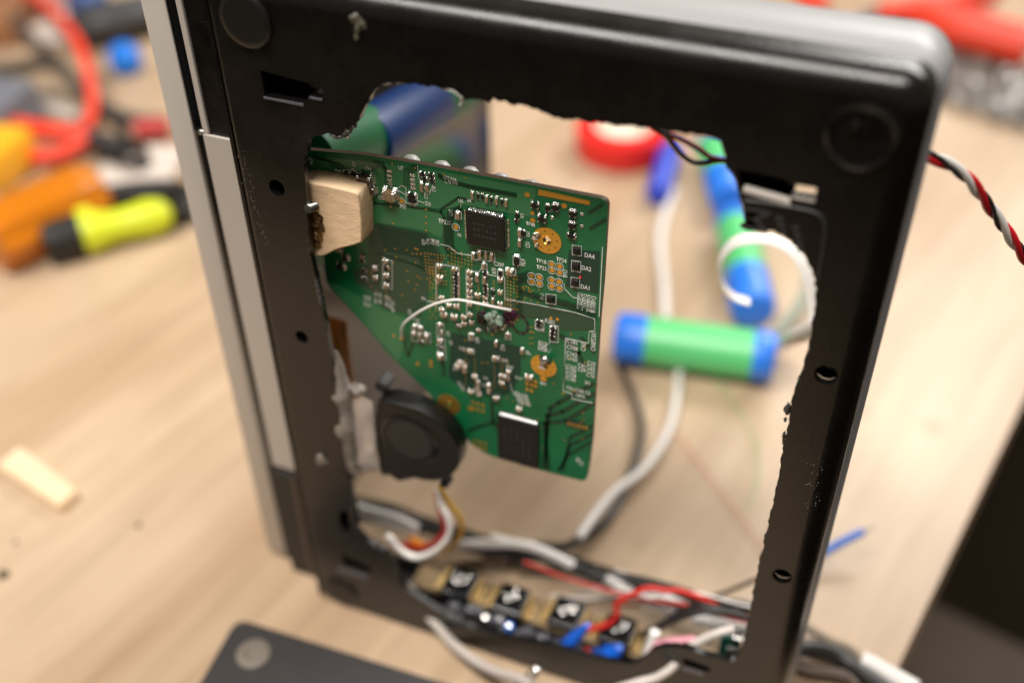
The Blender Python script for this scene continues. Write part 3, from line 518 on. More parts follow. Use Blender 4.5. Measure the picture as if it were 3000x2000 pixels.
def bigic(name, f, cs, sides, n, h, pw, pl, m=chip_black, pm=tin):        # corners top-left, top-right, bottom-right, bottom-left in region pixels
    q = [f(*c) for c in cs]; x0, x1 = (q[0].x+q[3].x)/2, (q[1].x+q[2].x)/2; z1, z0 = (q[0].z+q[1].z)/2, (q[2].z+q[3].z)/2
    bm = bmesh.new(); box(bm, ((x0+x1)/2, YB-.0002-h/2, (z0+z1)/2), (x1-x0, h, z1-z0), bev=.00018); o = bobj(name, bm, m, pcb)
    bm = bmesh.new()
    for s in sides:
        for k in range(n):
            t = (k+.5)/n*.9+.05
            dv = {'T': Vector((0, 0, 1)), 'B': Vector((0, 0, -1)), 'L': Vector((-1, 0, 0)), 'R': Vector((1, 0, 0))}[s]; wv = Vector((1, 0, 0)) if s in 'TB' else Vector((0, 0, 1))
            e = Vector((x0+(x1-x0)*t, 0, z1 if s == 'T' else z0)) if s in 'TB' else Vector((x1 if s == 'R' else x0, 0, z0+(z1-z0)*t))
            r_ = (h*.66-.0003)*.58; line = [(0, h*.70), (.00012, h*.66), (.00012+r_, .0003), (.0006+r_, .0002)]
            for (a0, b0), (a1, b1) in zip(line[:-1], line[1:]):
                p, q = e+dv*a0+Vector((0, YB-b0, 0)), e+dv*a1+Vector((0, YB-b1, 0)); th = Vector((0, .00016, 0))
                hexa(bm, [p-wv*pw/2, p+wv*pw/2, q+wv*pw/2, q-wv*pw/2], [p-wv*pw/2+th, p+wv*pw/2+th, q+wv*pw/2+th, q-wv*pw/2+th])
    bmesh.ops.recalc_face_normals(bm, faces=bm.faces)
    bobj('pin_row', bm, pm, o); return o, (x0+x1)/2, (z0+z1)/2
u, ux, uz = bigic('microcontroller', A, ((1226,500),(1488,540),(1490,768),(1226,722)), 'TBLR', 16, .0014, .00027, .0014)
bm = bmesh.new()
rb = random.Random(5)
for k in range(3):
    for q in range(6): box(bm, (ux-.0032+q*.00125, YB-.00163, uz+.002-k*.002), (.0008 if rb.random() < .8 else .0002, .00003, .0009))
lathe(bm, [(.0004, 0), (.0004, .00003)], Matrix.Translation((ux-.0045, YB-.00168, uz+.0043)) @ FACE, 12); bobj('chip_marking', bm, chip_grey, u)
u, ux, uz = bigic('memory_chip', B, ((1440,852),(1722,905),(1716,1208),(1440,1140)), 'T', 22, .0013, .00030, .0022, pm=mat('dull_pins', (.50, .49, .48), .42, 1))
bm = bmesh.new()
for k in range(5):
    for q in range(9):
        if rb.random() < .75: box(bm, (ux-.0042+k*.0021, YB-.00163, uz-.0055+q*.00135), (.0011, .00003, .0009))
bobj('chip_marking', bm, chip_grey, u)
bm = bmesh.new(); q = [B(1440,850,YB-.0014),B(1724,905,YB-.0014),B(1720,915,YB-.0014),B(1440,862,YB-.0014)]
bm.free()
# burnt patch, glue and solder
bm = bmesh.new()
for k in range(8):
    a0, a1 = math.pi/8+k*math.pi/4, math.pi/8+(k+1)*math.pi/4; c = A(1585, 1292); trace([c+Vector((math.cos(a0)*.0026, 0, math.sin(a0)*.0034)), c+Vector((math.cos(a1)*.0026, 0, math.sin(a1)*.0034))], .0005, .00026, bm)
for x, y, r in ((1505,1235,.0016),(1535,1215,.0013),(1490,1270,.001),(1330,1212,.0008)): blob(bm, A(x, y, YB-.0003), r, 0, (1, .25, 1))
sheet('burnt_patch', [A(1475,1225),A(1510,1192),A(1590,1215),A(1570,1250),A(1530,1275),A(1520,1320),A(1490,1300)], .00020, mat('burnt_mask', (.016, .014, .014), .3))
tag(bobj('marker_stain', bm, purple_m, pcb), kind='stuff')
bm = bmesh.new(); blob(bm, A(1425,1262,YB-.0012), .0023, 0, (1.1, .75, .9)); blob(bm, A(1375,1240,YB-.001), .0014, 0, (1, .8, 1)); blob(bm, A(1405,1225,YB-.0018), .0011, 0); bobj('glue_drop', bm, mat('greenish_glue', (.42, .55, .44), .12, trans=.3, bump=.6, bscale=500), pcb)
bm = bmesh.new(); c = A(1315,1255,YB-.0007); box(bm, c, (.0026, .0013, .0040), bev=.0002); bobj('regulator', bm, chip_black, pcb)
bm = bmesh.new()
for x, y, r in ((1690,690,.0011),(1705,680,.0008),(1678,700,.0008),(1700,750,.0008)): blob(bm, A(x, y, YB-.0004), r, 0, (1, .5, 1))
blob(bm, B(1757,478,YB-.0016), .0017, 0, (1.15, .8, .8)); lathe(bm, [(.0011, -.001), (.0011, .0016), (.0006, .0019)], Matrix.Translation(B(1748,508)) @ FACE, 14)
for x, y in ((1480,1305),(1470,1320),(1515,1195)): blob(bm, A(x, y, YB-.0004), .0006)
tag(bobj('solder_blob', bm, tin, pcb), kind='stuff')
bm = bmesh.new(); blob(bm, A(1998,968,YB-.0003), .0004); bobj('indicator_led', bm, red_wire, pcb)
for x, y in ((830,150),(1040,192),(1238,232),(1450,276),(1655,322)):     # white round buttons on the far side of the board
    c = A(x, y, .0170); bm = bmesh.new(); lathe(bm, [(.0029, -.0030), (.0029, -.001), (.0026, .0004), (.0018, .0014), (.0008, .0018), (.0001, .0019)], Matrix.Translation((c.x, .0170, c.z-.0010)) @ Matrix.Rotation(math.radians(-8), 4, 'X') , 24)
    bmesh.ops.recalc_face_normals(bm, faces=bm.faces); bobj('white_button', bm, white_dome_m, pcb, 50)
cable('jumper_wire', [A(770,1380,0.0120), A(770,1320,0.0105), A(800,1272,0.0090), A(880,1212,0.0075), A(980,1160,0.0070), A(1080,1131,0.0070), A(1160,1125,0.0075), A(1250,1140,0.0080), A(1400,1172,0.0095), A(1500,1192,0.0115), A(1522,1198,0.0122)], .00042, white_wire, None, 'thin white jumper wire arching across the green circuit board', 'wire')
# ---------------------------------------------------------------- wood block, screw, glue
f0, f1 = .0040, .0120
bm = bmesh.new(); ow = [A(60,318), A(145,325), A(300,352), A(455,390), A(470,480), A(478,600), A(480,716), A(410,740), (A(340,755)), A(290,775), A(255,795), A(215,808), A(60,800)]
ow = [Vector((v.x, 0, v.z)) for v in ow]
shift = onY(918, 545, f0)-onY(918, 545, YB)
pts = [(v.x+shift.x, v.z+shift.z) for v in ow]
me = plate([pts], f0, f1-f0, .0004); bm.from_mesh(me); bpy.data.meshes.remove(me)
bmesh.ops.triangulate(bm, faces=bm.faces); bmesh.ops.subdivide_edges(bm, edges=[e for e in bm.edges if e.calc_length() > .003], cuts=3)
for v in bm.verts: v.co += Vector(noise.noise_vector(v.co*900))*.00005
blk = thing('wood_block', onY(1000, 640, f0), 'small rough sawn wooden block wedged beside the green circuit board', 'wood block')
bobj('block', bm, wood_cut, blk)
bm = bmesh.new()
for x, y, r in ((175,560,.0022),(195,610,.0022),(180,680,.0023),(165,740,.0022),(205,700,.0014),(215,640,.0012)): blob(bm, A(x, y, f0-.0001), r, 0, (1, .25, 1.1))
bobj('glue_and_shade_stain', bm, burn_and_shade, blk)  # burnt glue, with the shadow below the screw painted into the same brown
bm = bmesh.new(); mtx = axis_mtx(A(196,470,f0+.002), A(118,500,-.0012)); L = (A(196,470,f0+.002)-A(118,500,-.0012)).length
pr = [(.0011, 0)]
for k in range(int(L/.0004)): pr += [(.0013, k*.0004+.0001), (.0010, k*.0004+.0003)]
pr += [(.0012, L), (.0009, L+.0001), (.0002, L+.0001)]; lathe(bm, pr, mtx, 16); bmesh.ops.recalc_face_normals(bm, faces=bm.faces)
tag(bobj('machine_screw', bm, mat('dark_steel', (.16, .155, .15), .35, 1), None, 60), 'dark threaded screw sticking out of the small wooden block', 'screw')
# left lower: amber film, glue, foil
bm = bmesh.new(); sp = [(B(245,175,0.0210), B(310,640,0.0210)), (B(330,195,0.0230), B(380,640,0.0240)), (B(385,215,0.0250), B(432,650,0.0270)), (B(400,205,0.0330), B(445,660,0.0330))]
vs = [[bm.verts.new(a), bm.verts.new(b)] for a, b in sp]
for i in range(3): bm.faces.new((vs[i][0], vs[i+1][0], vs[i+1][1], vs[i][1]))
bmesh.ops.solidify(bm, geom=bm.faces[:], thickness=.0003); tag(bobj('ribbon_cable', bm, kapton), 'folded amber flex ribbon between the case edge and blower fan', 'ribbon cable')
# ---------------------------------------------------------------- blower fan
YF = .0045
fan = thing('blower_fan', B(900, 1300, YF), 'flat black blower fan glued beside the green circuit board', 'fan')
hc = onY(1199, 1288, YF); FRAD = .0185
fc = B(846, 1060, YF); FRAD = .0171; arc = [(fc.x+FRAD*math.cos(math.radians(a)), fc.z+FRAD*math.sin(math.radians(a))) for a in range(-92, 106, 6)]
lp = [B(690,770,YF), B(600,772,YF), B(582,900,YF), B(590,1000,YF), B(610,1240,YF), B(640,1292,YF), B(670,1275,YF), B(700,1290,YF), B(750,1322,YF)]
fo = arc + [(v.x, v.z) for v in lp]
me = plate([fo], YF, .0076, .0009); fan_m = mat('fan_plastic', (.006, .0055, .005), .38, bump=.1, bscale=2000); link('housing', me, fan_m, fan, 40)
bm = bmesh.new(); lathe(bm, [(.0106, -.0005), (.0106, .0002), (.0100, .00055), (.0092, .0005), (.0088, .0001), (.0088, -.0005)], Matrix.Translation(hc) @ FACE, 48, capped=False); bmesh.ops.recalc_face_normals(bm, faces=bm.faces); bobj('hub_ring', bm, black_gloss, fan, 40)
bm = bmesh.new(); lathe(bm, [(.0087, -.0004), (.0087, .0002), (.0082, .0005), (.0001, .0006)], Matrix.Translation(hc) @ FACE, 48); bmesh.ops.recalc_face_normals(bm, faces=bm.faces); bobj('hub', bm, mat('hub_label', (.020, .018, .017), .5), fan, 30)
bm = bmesh.new(); q = B(640,650,YF+.004); box(bm, q+Vector((0, .0015, 0)), (.0042, .0065, .0042), Matrix.Rotation(.4, 3, 'Y'), bev=.0006); bobj('mounting_ear', bm, black_soft, fan); bm = bmesh.new(); q = B(1062,1362,YF); box(bm, q+Vector((-.0006, .003, .0002)), (.0030, .005, .0024), Matrix.Rotation(-.5, 3, 'Y'), bev=.0004); bobj('mounting_ear', bm, black_plastic, fan)
bm = bmesh.new(); q = [B(415,690,.0085), B(560,750,.0085), B(605,1240,.0085), B(560,1265,.0085)]; hexa(bm, [B(415,700,.0033), B(560,765,.0033), B(606,1250,.0033), B(470,1235,.0033)], [B(415,700,.0058), B(560,765,.0058), B(606,1250,.0058), B(470,1235,.0058)])
bmesh.ops.recalc_face_normals(bm, faces=bm.faces); bmesh.ops.subdivide_edges(bm, edges=bm.edges[:], cuts=8, use_grid_fill=True)
for v in bm.verts: v.co += Vector(noise.noise_vector(v.co*260))*.0007
bobj('tape_patch', bm, foil, fan, 60)
bm = bmesh.new()
gp = smoothpath([B(305,420,.0035), B(335,560,.0035), B(352,700,.0035), B(372,850,.0038), B(382,1000,.004), B(395,1120,.004), B(430,1230,.004), B(455,1275,.004)], 14)
sweep(bm, gp, lambda t: (.0008+.0030*math.sin(math.pi*min(t*1.05, 1))**.8)*(1+.22*noise.noise(Vector((t*9, 2, 5)))), 16, raw=True)
for x, y, r in ((450,690,.0026),(490,675,.0016)): blob(bm, B(x, y, .0040), r, 0, (1.3, .6, .9))
for v in bm.verts: v.co += Vector(noise.noise_vector(v.co*420))*.0003
bmesh.ops.recalc_face_normals(bm, faces=bm.faces)
for f in bm.faces: f.smooth = True
bobj('glue_bead', bm, clear_glue, fan)
Q = lambda x, y: (980+x*.3061, 1420+y*.3061)
def on(pts, Y0, Y1, f=None):                 # points on vertical planes Y0..Y1
    n = len(pts)-1; return [onY(*(f(*p) if f else p), Y0+(Y1-Y0)*i/n) for i, p in enumerate(pts)]
cable('yellow_lead', on([(1010,20),(1060,110),(1130,210),(1195,300),(1222,390),(1195,500),(1110,600),(1040,620)], .010, .024, Q), .0010, yellow_wire, fan)
cable('white_lead', on([(985,60),(1020,190),(1080,300),(1105,400),(1090,490),(1010,590),(900,660),(790,690),(690,660),(600,590),(540,510),(500,480)], .010, .008, Q), .0012, white_wire, fan)
cable('red_lead', on([(980,70),(1040,300),(1060,440),(990,530),(900,590),(760,600),(660,570)], .012, .024, Q), .0014, red_wire, fan)
cable('orange_lead', on([(930,600),(840,580),(740,520)], .020, .024, Q), .0014, orange_wire, fan)
# ---------------------------------------------------------------- cable bundle along the bottom
bun = thing('cable_bundle', onZ(1500, 1650), 'black cable loom with white sleeves running behind the bottom opening', 'cable bundle')
YC = .040
LOOM = [(990,1450),(1035,1468),(1164,1506),(1286,1552),(1363,1570),(1440,1592),(1592,1625),(1700,1662),(1799,1690),(1918,1718),(2067,1750),(2200,1772),(2300,1800)]
cable('black_cable', on([(x, y) for x, y in LOOM], YC, YC), .0013, black_wire, bun)
cable('black_cable', on([(x, y+14) for x, y in LOOM], YC+.002, YC+.002), .0012, black_wire, bun)
cable('black_cable', on([(1100,1520),(1290,1565),(1440,1620),(1560,1630),(1650,1655),(1760,1690),(1880,1740),(1980,1760),(2080,1770),(2230,1830)], YC-.004, YC), .0011, black_wire, bun)
cable('black_cable', on([(1310,1600),(1420,1622),(1480,1640),(1600,1640),(1750,1700)], YC-.003, YC), .0011, black_wire, bun)
cable('black_cable', on([(1480,1640),(1380,1650),(1300,1668),(1200,1680)], .034, .034), .0016, brown_wire, bun)
cable('white_sleeve', on([(1030,1478),(1090,1496),(1160,1515),(1225,1545)], .028, .03), 0.00156, white_wire, bun)
cable('white_sleeve', on([(1034,1506),(1100,1522),(1170,1540),(1222,1556)], .027, .029), 0.00172, white_wire, bun)
cable('white_sleeve', on([(1300,1592),(1360,1594),(1440,1592),(1520,1594),(1590,1612),(1680,1656)], .036, .038), 0.00197, white_wire, bun)
cable('white_sleeve', on([(1440,1570),(1490,1584),(1560,1594)], .038, .039), 0.00139, white_wire, bun)
cable('white_sleeve', on([(1775,1694),(1810,1712),(1850,1732)], .037, .038), 0.00189, white_wire, bun)
cable('white_sleeve', on([(1872,1748),(1930,1772),(1985,1800)], .034, .034), 0.00221, white_wire, bun)
cable('white_sleeve', on([(1930,1742),(1990,1765),(2030,1785)], .037, .037), 0.00180, white_wire, bun)
cable('white_sleeve', on([(2030,1806),(2090,1824),(2185,1844)], .030, .030), 0.00238, white_wire, bun)
cable('white_sleeve', on([(1180,1712),(1220,1727),(1272,1742)], .024, .026), 0.00197, white_wire, bun)
rl = random.Random(11)
for k in range(11):
    dy, y0 = rl.uniform(-16, 14), rl.uniform(.043, .052); a0, a1 = rl.choice(((0, 9), (0, 13), (3, 13), (5, 13))); ph = rl.uniform(0, 6)
    pts = [onY(x, y+dy+9*math.sin(x*.011+ph), y0) for x, y in LOOM[a0:a1]]
    cable('thin_cable', pts, rl.uniform(.0005, .0008), (black_wire, white_wire, black_wire, brown_wire, black_wire)[k % 5], bun)
for pts, m_ in (([(1700,1668),(1800,1700),(1900,1735),(2000,1752),(2100,1742),(2230,1690)], brown_wire), ([(1760,1700),(1880,1752),(1960,1775),(2060,1800),(2180,1830),(2260,1850)], black_wire), ([(2050,1765),(2120,1768),(2180,1792),(2240,1830)], red_wire), ([(1330,1640),(1450,1660),(1560,1690),(1700,1728),(1800,1748)], brown_wire)):
    cable('thin_cable', on(pts, .042, .045), .0008, m_, bun)
for k in range(9):
    xa, xb = rl.uniform(1500, 1900), rl.uniform(2210, 2300); ya = 1640+(xa-1500)*.30+rl.uniform(-5, 60); yb = 1790+rl.uniform(-30, 70); n = 6; ph = rl.uniform(0, 6)
    pts = [(xa+(xb-xa)*i/n, ya+(yb-ya)*i/n+rl.uniform(10, 24)*math.sin(ph+i*1.1)) for i in range(n+1)]
    cable('thin_cable', on(pts, rl.uniform(.026, .034), rl.uniform(.028, .04)), rl.uniform(.00045, .0007), (black_wire, white_wire, black_wire, red_wire, grey_wire)[k % 5], bun)
# big black cable and white lead from the cells down to the loom
cable('black_signal_cable', [onZ(1815,1070,.004), onZ(1870,1200,.004), onZ(1876,1290,.005), onZ(1840,1410,.006), onZ(1780,1520,.008), onZ(1680,1590,.008), onZ(1600,1600,.008), onZ(1440,1580,.008)], .0018, black_wire, None, 'thick black cord curving from the blue ended cell to the loom', 'cord')
cable('white_strap', [onZ(1975,555,.004), onZ(1945,640,.004), onZ(1935,720,.004), onZ(1945,820,.004), onZ(1950,930,.004)], .0022, white_wire, None, 'flat white lead running from red tape roll towards the lying cell', 'cable', flat=.4)
cable('white_signal_cable', [onZ(1990,1080,.004), onZ(1980,1180,.004), onZ(1955,1270,.006), onZ(1890,1370,.008), onZ(1800,1440,.010), onZ(1740,1510,.012), onZ(1695,1575,.014)], .0019, white_wire, None, 'white lead coming from under the lying green cell', 'cable')
cable('thin_red_wire', [onZ(1985,1270,.002), onZ(2080,1400,.002), onZ(2160,1500,.002), onZ(2235,1600,.002), onZ(2330,1700,.002)], .00022, red_wire, None, 'hair thin red wire lying on the bench behind the opening', 'wire')
cable('thin_green_wire', [onZ(2060,1060,.002), onZ(2150,1180,.002), onZ(2210,1280,.002), onZ(2220,1400,.002), onZ(2190,1480,.002)], .00022, green_wrap, None, 'hair thin green wire lying on the bench behind the opening', 'wire')
# red lead, black leads, blue sleeves at the lower right
red = thing('red_lead_wire', onZ(1800, 1800), 'red lead looping over the white sleeves at lower opening', 'wire')
cable('wire', on([(1620,1960),(1668,1940),(1722,1905)], .008, .008), .0014, red_wire, red)
cable('wire', on([(1725,1843),(1760,1835),(1788,1824),(1808,1800),(1805,1775),(1822,1756),(1858,1738),(1880,1727),(1910,1722),(1950,1729),(1990,1730),(2030,1742),(2070,1757),(2098,1774)], .018, .032), .0011, red_wire, red)
cable('black_lead_wire', on([(1800,1900),(1850,1870),(1930,1832),(1985,1795),(2040,1774),(2095,1778),(2195,1810),(2260,1835)], .022, .026), .0011, black_wire, None, 'upper of two black leads arching over white sleeve near right edge', 'wire')
cable('black_lead_wire', on([(1868,2030),(1890,1950),(1915,1885),(1935,1838),(1990,1810),(2050,1793),(2110,1790),(2195,1812),(2260,1845)], .012, .026), .0011, black_wire, None, 'lower black lead dropping past the pink wire to the cover', 'wire')
cable('pink_lead_wire', on([(1905,1915),(1925,1893),(1960,1880),(2000,1876),(2040,1872)], .010, .016), .0016, pink_wire, None, 'short pink wire by the lower right of the opening', 'wire')
cable('clear_lead_wire', on([(1895,1930),(1905,1895),(1920,1850)], .010, .014), .0019, clear_tube, None, 'short milky tube between the blue sleeve and pink wire', 'wire')
def sleeve(pts, r, lab, Y):
    cable('blue_sleeve', on(pts, Y, Y), lambda t: r*(1-.65*max(0, t-.55)/.45)*(.55+.45*min(1, t/.12)), blue_dark, None, lab, 'heat-shrink sleeve', flat=.8)
sleeve([(1628,1922),(1655,1896),(1690,1862),(1722,1829)], .0034, 'long slim blue sleeve slanting over the bottom bar', .006)
sleeve([(1735,1932),(1765,1925),(1800,1912),(1815,1895)], .0045, 'stubby blue sleeve beside the red wire end', .010)
sleeve([(1290,1752),(1320,1768),(1350,1790),(1362,1800)], .0030, 'faded blue sleeve in front of first black connector', .018)
cable('grey_signal_cable', on([(1150,1690),(1195,1722),(1222,1752),(1255,1800),(1290,1843),(1325,1882),(1362,1914),(1404,1943),(1450,1965),(1510,1984),(1560,2005)], .012, -.022), .0019, grey_wire, None, 'grey cord hanging over the bottom bar beside the left corner', 'cord')
cable('pale_signal_cable', on([(2150,1842),(2108,1852),(2057,1873),(2019,1896),(1998,1918),(1981,1940),(1965,1957),(1942,1973),(1915,1986),(1870,1998),(1800,2020)], .014, -.012), .0016, mat('pale_insulation', (.60, .54, .50), .4), None, 'pale cord curving out over the right end of bottom bar', 'cord')
bm = bmesh.new()
for x, y, r in ((1572,1962,.0016),(1562,1972,.0018),(1548,1984,.0016),(1534,1994,.0018),(1520,2004,.0018)): blob(bm, onY(x, y, -.016), r)
tag(bobj('solder_joint', bm, tin), 'lumpy bright solder joint at the grey cord end', 'solder joint')
bm = bmesh.new()
for x, y, r in ((1610,1950,.0014),(1632,1944,.0016),(1650,1935,.0014),(1664,1928,.0013)): blob(bm, onY(x, y, .002), r)
tag(bobj('solder_joint', bm, steel), 'dull solder joint between slim blue sleeve and red wire', 'solder joint')
# connector strip with four black blocks
bead_m = mat('bead_metal', (.95, .92, .88), .12, 1)
def facet(bm, p, r, rnd, lamp=Vector((-.12, -.42, 1.45)), jit=.10):      # a shallow shiny solder cap facing between eye and lamp
    h = ((CAM-p).normalized()+(lamp-p).normalized()).normalized()+Vector((rnd.uniform(-jit, jit), rnd.uniform(-jit, jit), rnd.uniform(-jit, jit)))
    lathe(bm, [(r*.9, -.0006), (r, 0), (r*.8, r*.05), (r*.45, r*.10), (r*.02, r*.12)], axis_mtx(p, p+h), 12)
st = thing('connector_strip', (.085, .028, 0), 'tan strip with four square black connectors inside bottom edge', 'connector strip')
bm = bmesh.new(); box(bm, (.0865, .0215, .0066), (.106, .0115, .0016), bev=.0003); bobj('base_strip', bm, tan_strip_m, st)
for px, py in ((1349,1708), (1498,1757), (1661,1797), (1810,1848)):
    c = onZ(px, py, .0105); bm = bmesh.new(); box(bm, (c.x, c.y, .0096), (.0118, .0130, .0046), bev=.0005); o = bobj('black_block', bm, black_gloss, st)
    rnd = random.Random(px)
    for gx, gy in rnd.sample([(-.0028, 0), (-.0026, .0030), (-.0004, .0012), (.0002, .0042), (.0018, .0004), (.0026, .0026), (-.0010, -.0016), (.0010, .0024)], 6):
        bm = bmesh.new(); p = Vector((c.x+gx, c.y+gy, .0124)); facet(bm, p, .00042, rnd); bobj('solder_bead', bm, bead_m, o, 60)
    for s in (-1, 1):
        bm = bmesh.new(); box(bm, (c.x+s*.0070, c.y, .0094), (.0008, .011, .0040), bev=.0002); box(bm, (c.x+s*.0088, c.y-.001, .0084), (.0014, .007, .0020), bev=.0003); bobj('contact', bm, brass, st)
bm = bmesh.new()
for px, py, r in ((1330,1772,.0024),(1380,1782,.002),(1460,1812,.0022),(1545,1848,.0026),(1590,1868,.0028),(1640,1888,.0028),(1690,1900,.003),(1740,1912,.0028),(1780,1922,.0026),(1400,1790,.0026),(1440,1815,.0024),(1480,1838,.0028),(1520,1855,.0026),(1570,1870,.0030),(1420,1808,.0018),(1600,1890,.0024),(1345,1790,.002)): blob(bm, onY(px, py, .012), r, 0, (1.3, .8, .7))
bobj('glue_lump', bm, mat('grey_glue', (.15, .15, .175), .08, trans=.35), st)
for px, py, m_, nm in ((1421,1811,tin,'solder_dome'),(1492,1834,blue_tape,'blue_capacitor')):
    bm = bmesh.new(); lathe(bm, [(.0017, -.002), (.0017, .0004), (.0010, .0011), (.0001, .0013)], axis_mtx(onY(px, py, .010), onY(px, py, .010)+Vector((0, -.3, 1))), 18); o = bobj(nm, bm, m_, st, 50); bm = bmesh.new(); facet(bm, onY(px, py-3, .0082), .0007, random.Random(2), jit=.02); bobj('solder_bead', bm, bead_m, o, 60)
bm = bmesh.new(); a = onY(2138, 1890, .020); box(bm, a, (.0075, .0012, .011), Matrix.Rotation(.25, 3, 'Z'), bev=.0002); pb = thing('small_teal_board', (a.x, a.y, 0), 'small teal board standing at right end of the opening', 'circuit board'); bobj('board', bm, green_pcb2, pb)
bm = bmesh.new(); box(bm, onY(2142, 1905, .0186), (.0034, .0010, .0036), bev=.0002); bobj('chip', bm, steel, pb)
bm = bmesh.new(); box(bm, onY(2160, 1868, .019), (.004, .002, .0022), bev=.0004); bobj('socket', bm, tin, pb)
# dark wires at the top right of the opening
cable('brown_loop_wire', on([(1910,372),(1950,398),(1972,425),(1998,455),(2030,475),(2062,478),(2095,472),(2135,470)], .005, .012), .0007, brown_wire, None, 'brown wire loop peeking under the top edge of the opening', 'wire')
cable('dark_red_loop_wire', on([(1905,365),(1955,392),(2000,410),(2045,435),(2080,460),(2140,474)], .006, .012), .0007, dkred_wire, None, 'dark red wire beside the brown loop under the top edge', 'wire')
# twisted three-colour cable leaving at the right
tw = thing('twisted_cable', onZ(2900, 900), 'twisted red, white and black cable leaving the right side', 'cable')
base = smoothpath([onY(2640,420,.034), onY(2712,452,.034), onY(2770,478,.036), onY(2830,520,.040), onY(2885,583,.046), onY(2935,660,.052), onY(2990,735,.058), onY(3050,830,.066), onY(3120,960,.08)], 14)
for j, (nm, m_) in enumerate((('red_strand', mat('strand_red', (.60, .012, .02), .35)), ('white_strand', white_wire), ('black_strand', black_wire))):
    p2 = []; s = 0
    for i, p in enumerate(base):
        if i: s += (p-base[i-1]).length
        t = (base[min(i+1, len(base)-1)]-base[max(i-1, 0)]).normalized(); n1 = t.cross(Vector((0, 1, .3))).normalized(); n2 = t.cross(n1); an = s*235+j*2.094
        p2.append(p+(n1*math.cos(an)+n2*math.sin(an))*.00092)
    bm = bmesh.new(); sweep(bm, p2, .00058 if j == 2 else .00096, 10, raw=True); bmesh.ops.recalc_face_normals(bm, faces=bm.faces); bobj(nm, bm, m_, tw, 60)
# ---------------------------------------------------------------- cells, tape roll, tubing behind
def cell(a, b, r, label, group=None, blue=(.16, .16), rest=None):
    a, b = Vector(a), Vector(b); L = (b-a).length; t = thing('battery_cell', (a+b)/2-Vector((0, 0, r)), label, 'battery', group); mx = axis_mtx(a, b)
    bm = bmesh.new(); lathe(bm, [(r*.985, L*blue[0]*.9), (r*.985, L*(1-blue[1]*.9))], mx, 36); bobj('wrap', bm, green_wrap, t, 40)
    for s0, s1, fl in ((0, blue[0], 0), (1-blue[1], 1, 1)):
        bm = bmesh.new(); e = [(r*.55, L*s0), (r*.9, L*s0+.0008), (r*1.02, L*s0+.003), (r*1.02, L*s1)] if not fl else [(r*1.02, L*s0), (r*1.02, L*s1-.003), (r*.9, L*s1-.0008), (r*.55, L*s1)]
        lathe(bm, e, mx, 36); bobj('end_tape', bm, blue_tape, t, 40)
    return t
cell(onZ(1800,985,.0135), onZ(2272,1048,.0135), .0125, 'green cell with blue taped ends lying across behind the board', 'green cells on the bench', (.20, .14))
cell(onZ(2208,915,.012), onZ(2150,640,.012), .0115, 'green cell pointing away under the milky tube loop', 'green cells on the bench', (.34, .12))
cell(onZ(2140,590,.012), onZ(2088,420,.012), .0115, 'farther green cell, half hidden by the jagged edge', 'green cells on the bench', (.42, .1))
bm = bmesh.new(); a, b = onZ(1925,575,.008), onZ(1965,440,.008); lathe(bm, [(.006, 0), (.0075, .003), (.0075, (b-a).length)], axis_mtx(a, b), 24); tag(bobj('blue_sleeve', bm, mat('violet_blue_tape', (.02, .06, .55), .4), None, 40), 'violet blue sleeve beside the red tape roll', 'heat-shrink sleeve')
bm = bmesh.new(); bm2 = bmesh.new(); c = onZ(1822, 440, 0); mx = Matrix.Translation((c.x, c.y, .0005))
lathe(bm, [(.0185, 0), (.0300, 0), (.0306, .001), (.0306, .017), (.0300, .018), (.0185, .018)], mx, 48, capped=False); lathe(bm2, [(.0165, 0), (.0186, 0), (.0186, .0186), (.0165, .0186), (.0165, 0)], mx, 48, capped=False)
for q in (bm, bm2): bmesh.ops.recalc_face_normals(q, faces=q.faces)
tr = thing('tape_roll', (c.x, c.y, 0), 'red electrical tape roll lying flat on the bench', 'tape roll'); bobj('tape', bm, mat('red_tape', (.72, .018, .015), .35), tr, 40); bobj('core', bm2, tape_core, tr, 40)
bm = bmesh.new(); lathe(bm, [(.0164, 0), (.0164, .012)], mx, 40); bobj('core_filling', bm, tape_core, tr, 40)
cable('milky_tube', on([(2195,884),(2150,868),(2118,835),(2108,790),(2118,748),(2150,712),(2200,698),(2260,700),(2312,722),(2350,762),(2372,820),(2384,890),(2386,960),(2378,990)], .105, .085), .0025, clear_tube, None, 'milky white tube curled in a loop at right of opening', 'tube', flat=.3)
cable('milky_tube', [onY(2420,960,.07), onY(2375,968,.08), onY(2330,985,.10), onZ(2290,1010,.014)], .0032, clear_tube, None, 'short milky tube entering the right end of lying cell', 'tube')
cable('grey_tube', [onZ(2372,800,.02), onZ(2362,850,.016), onZ(2335,905,.012), onZ(2300,950,.008), onZ(2275,980,.006)], .0030, mat('sage_tube', (.33, .37, .30), .5), None, 'grey green tube on the bench inside the curled loop', 'tube')
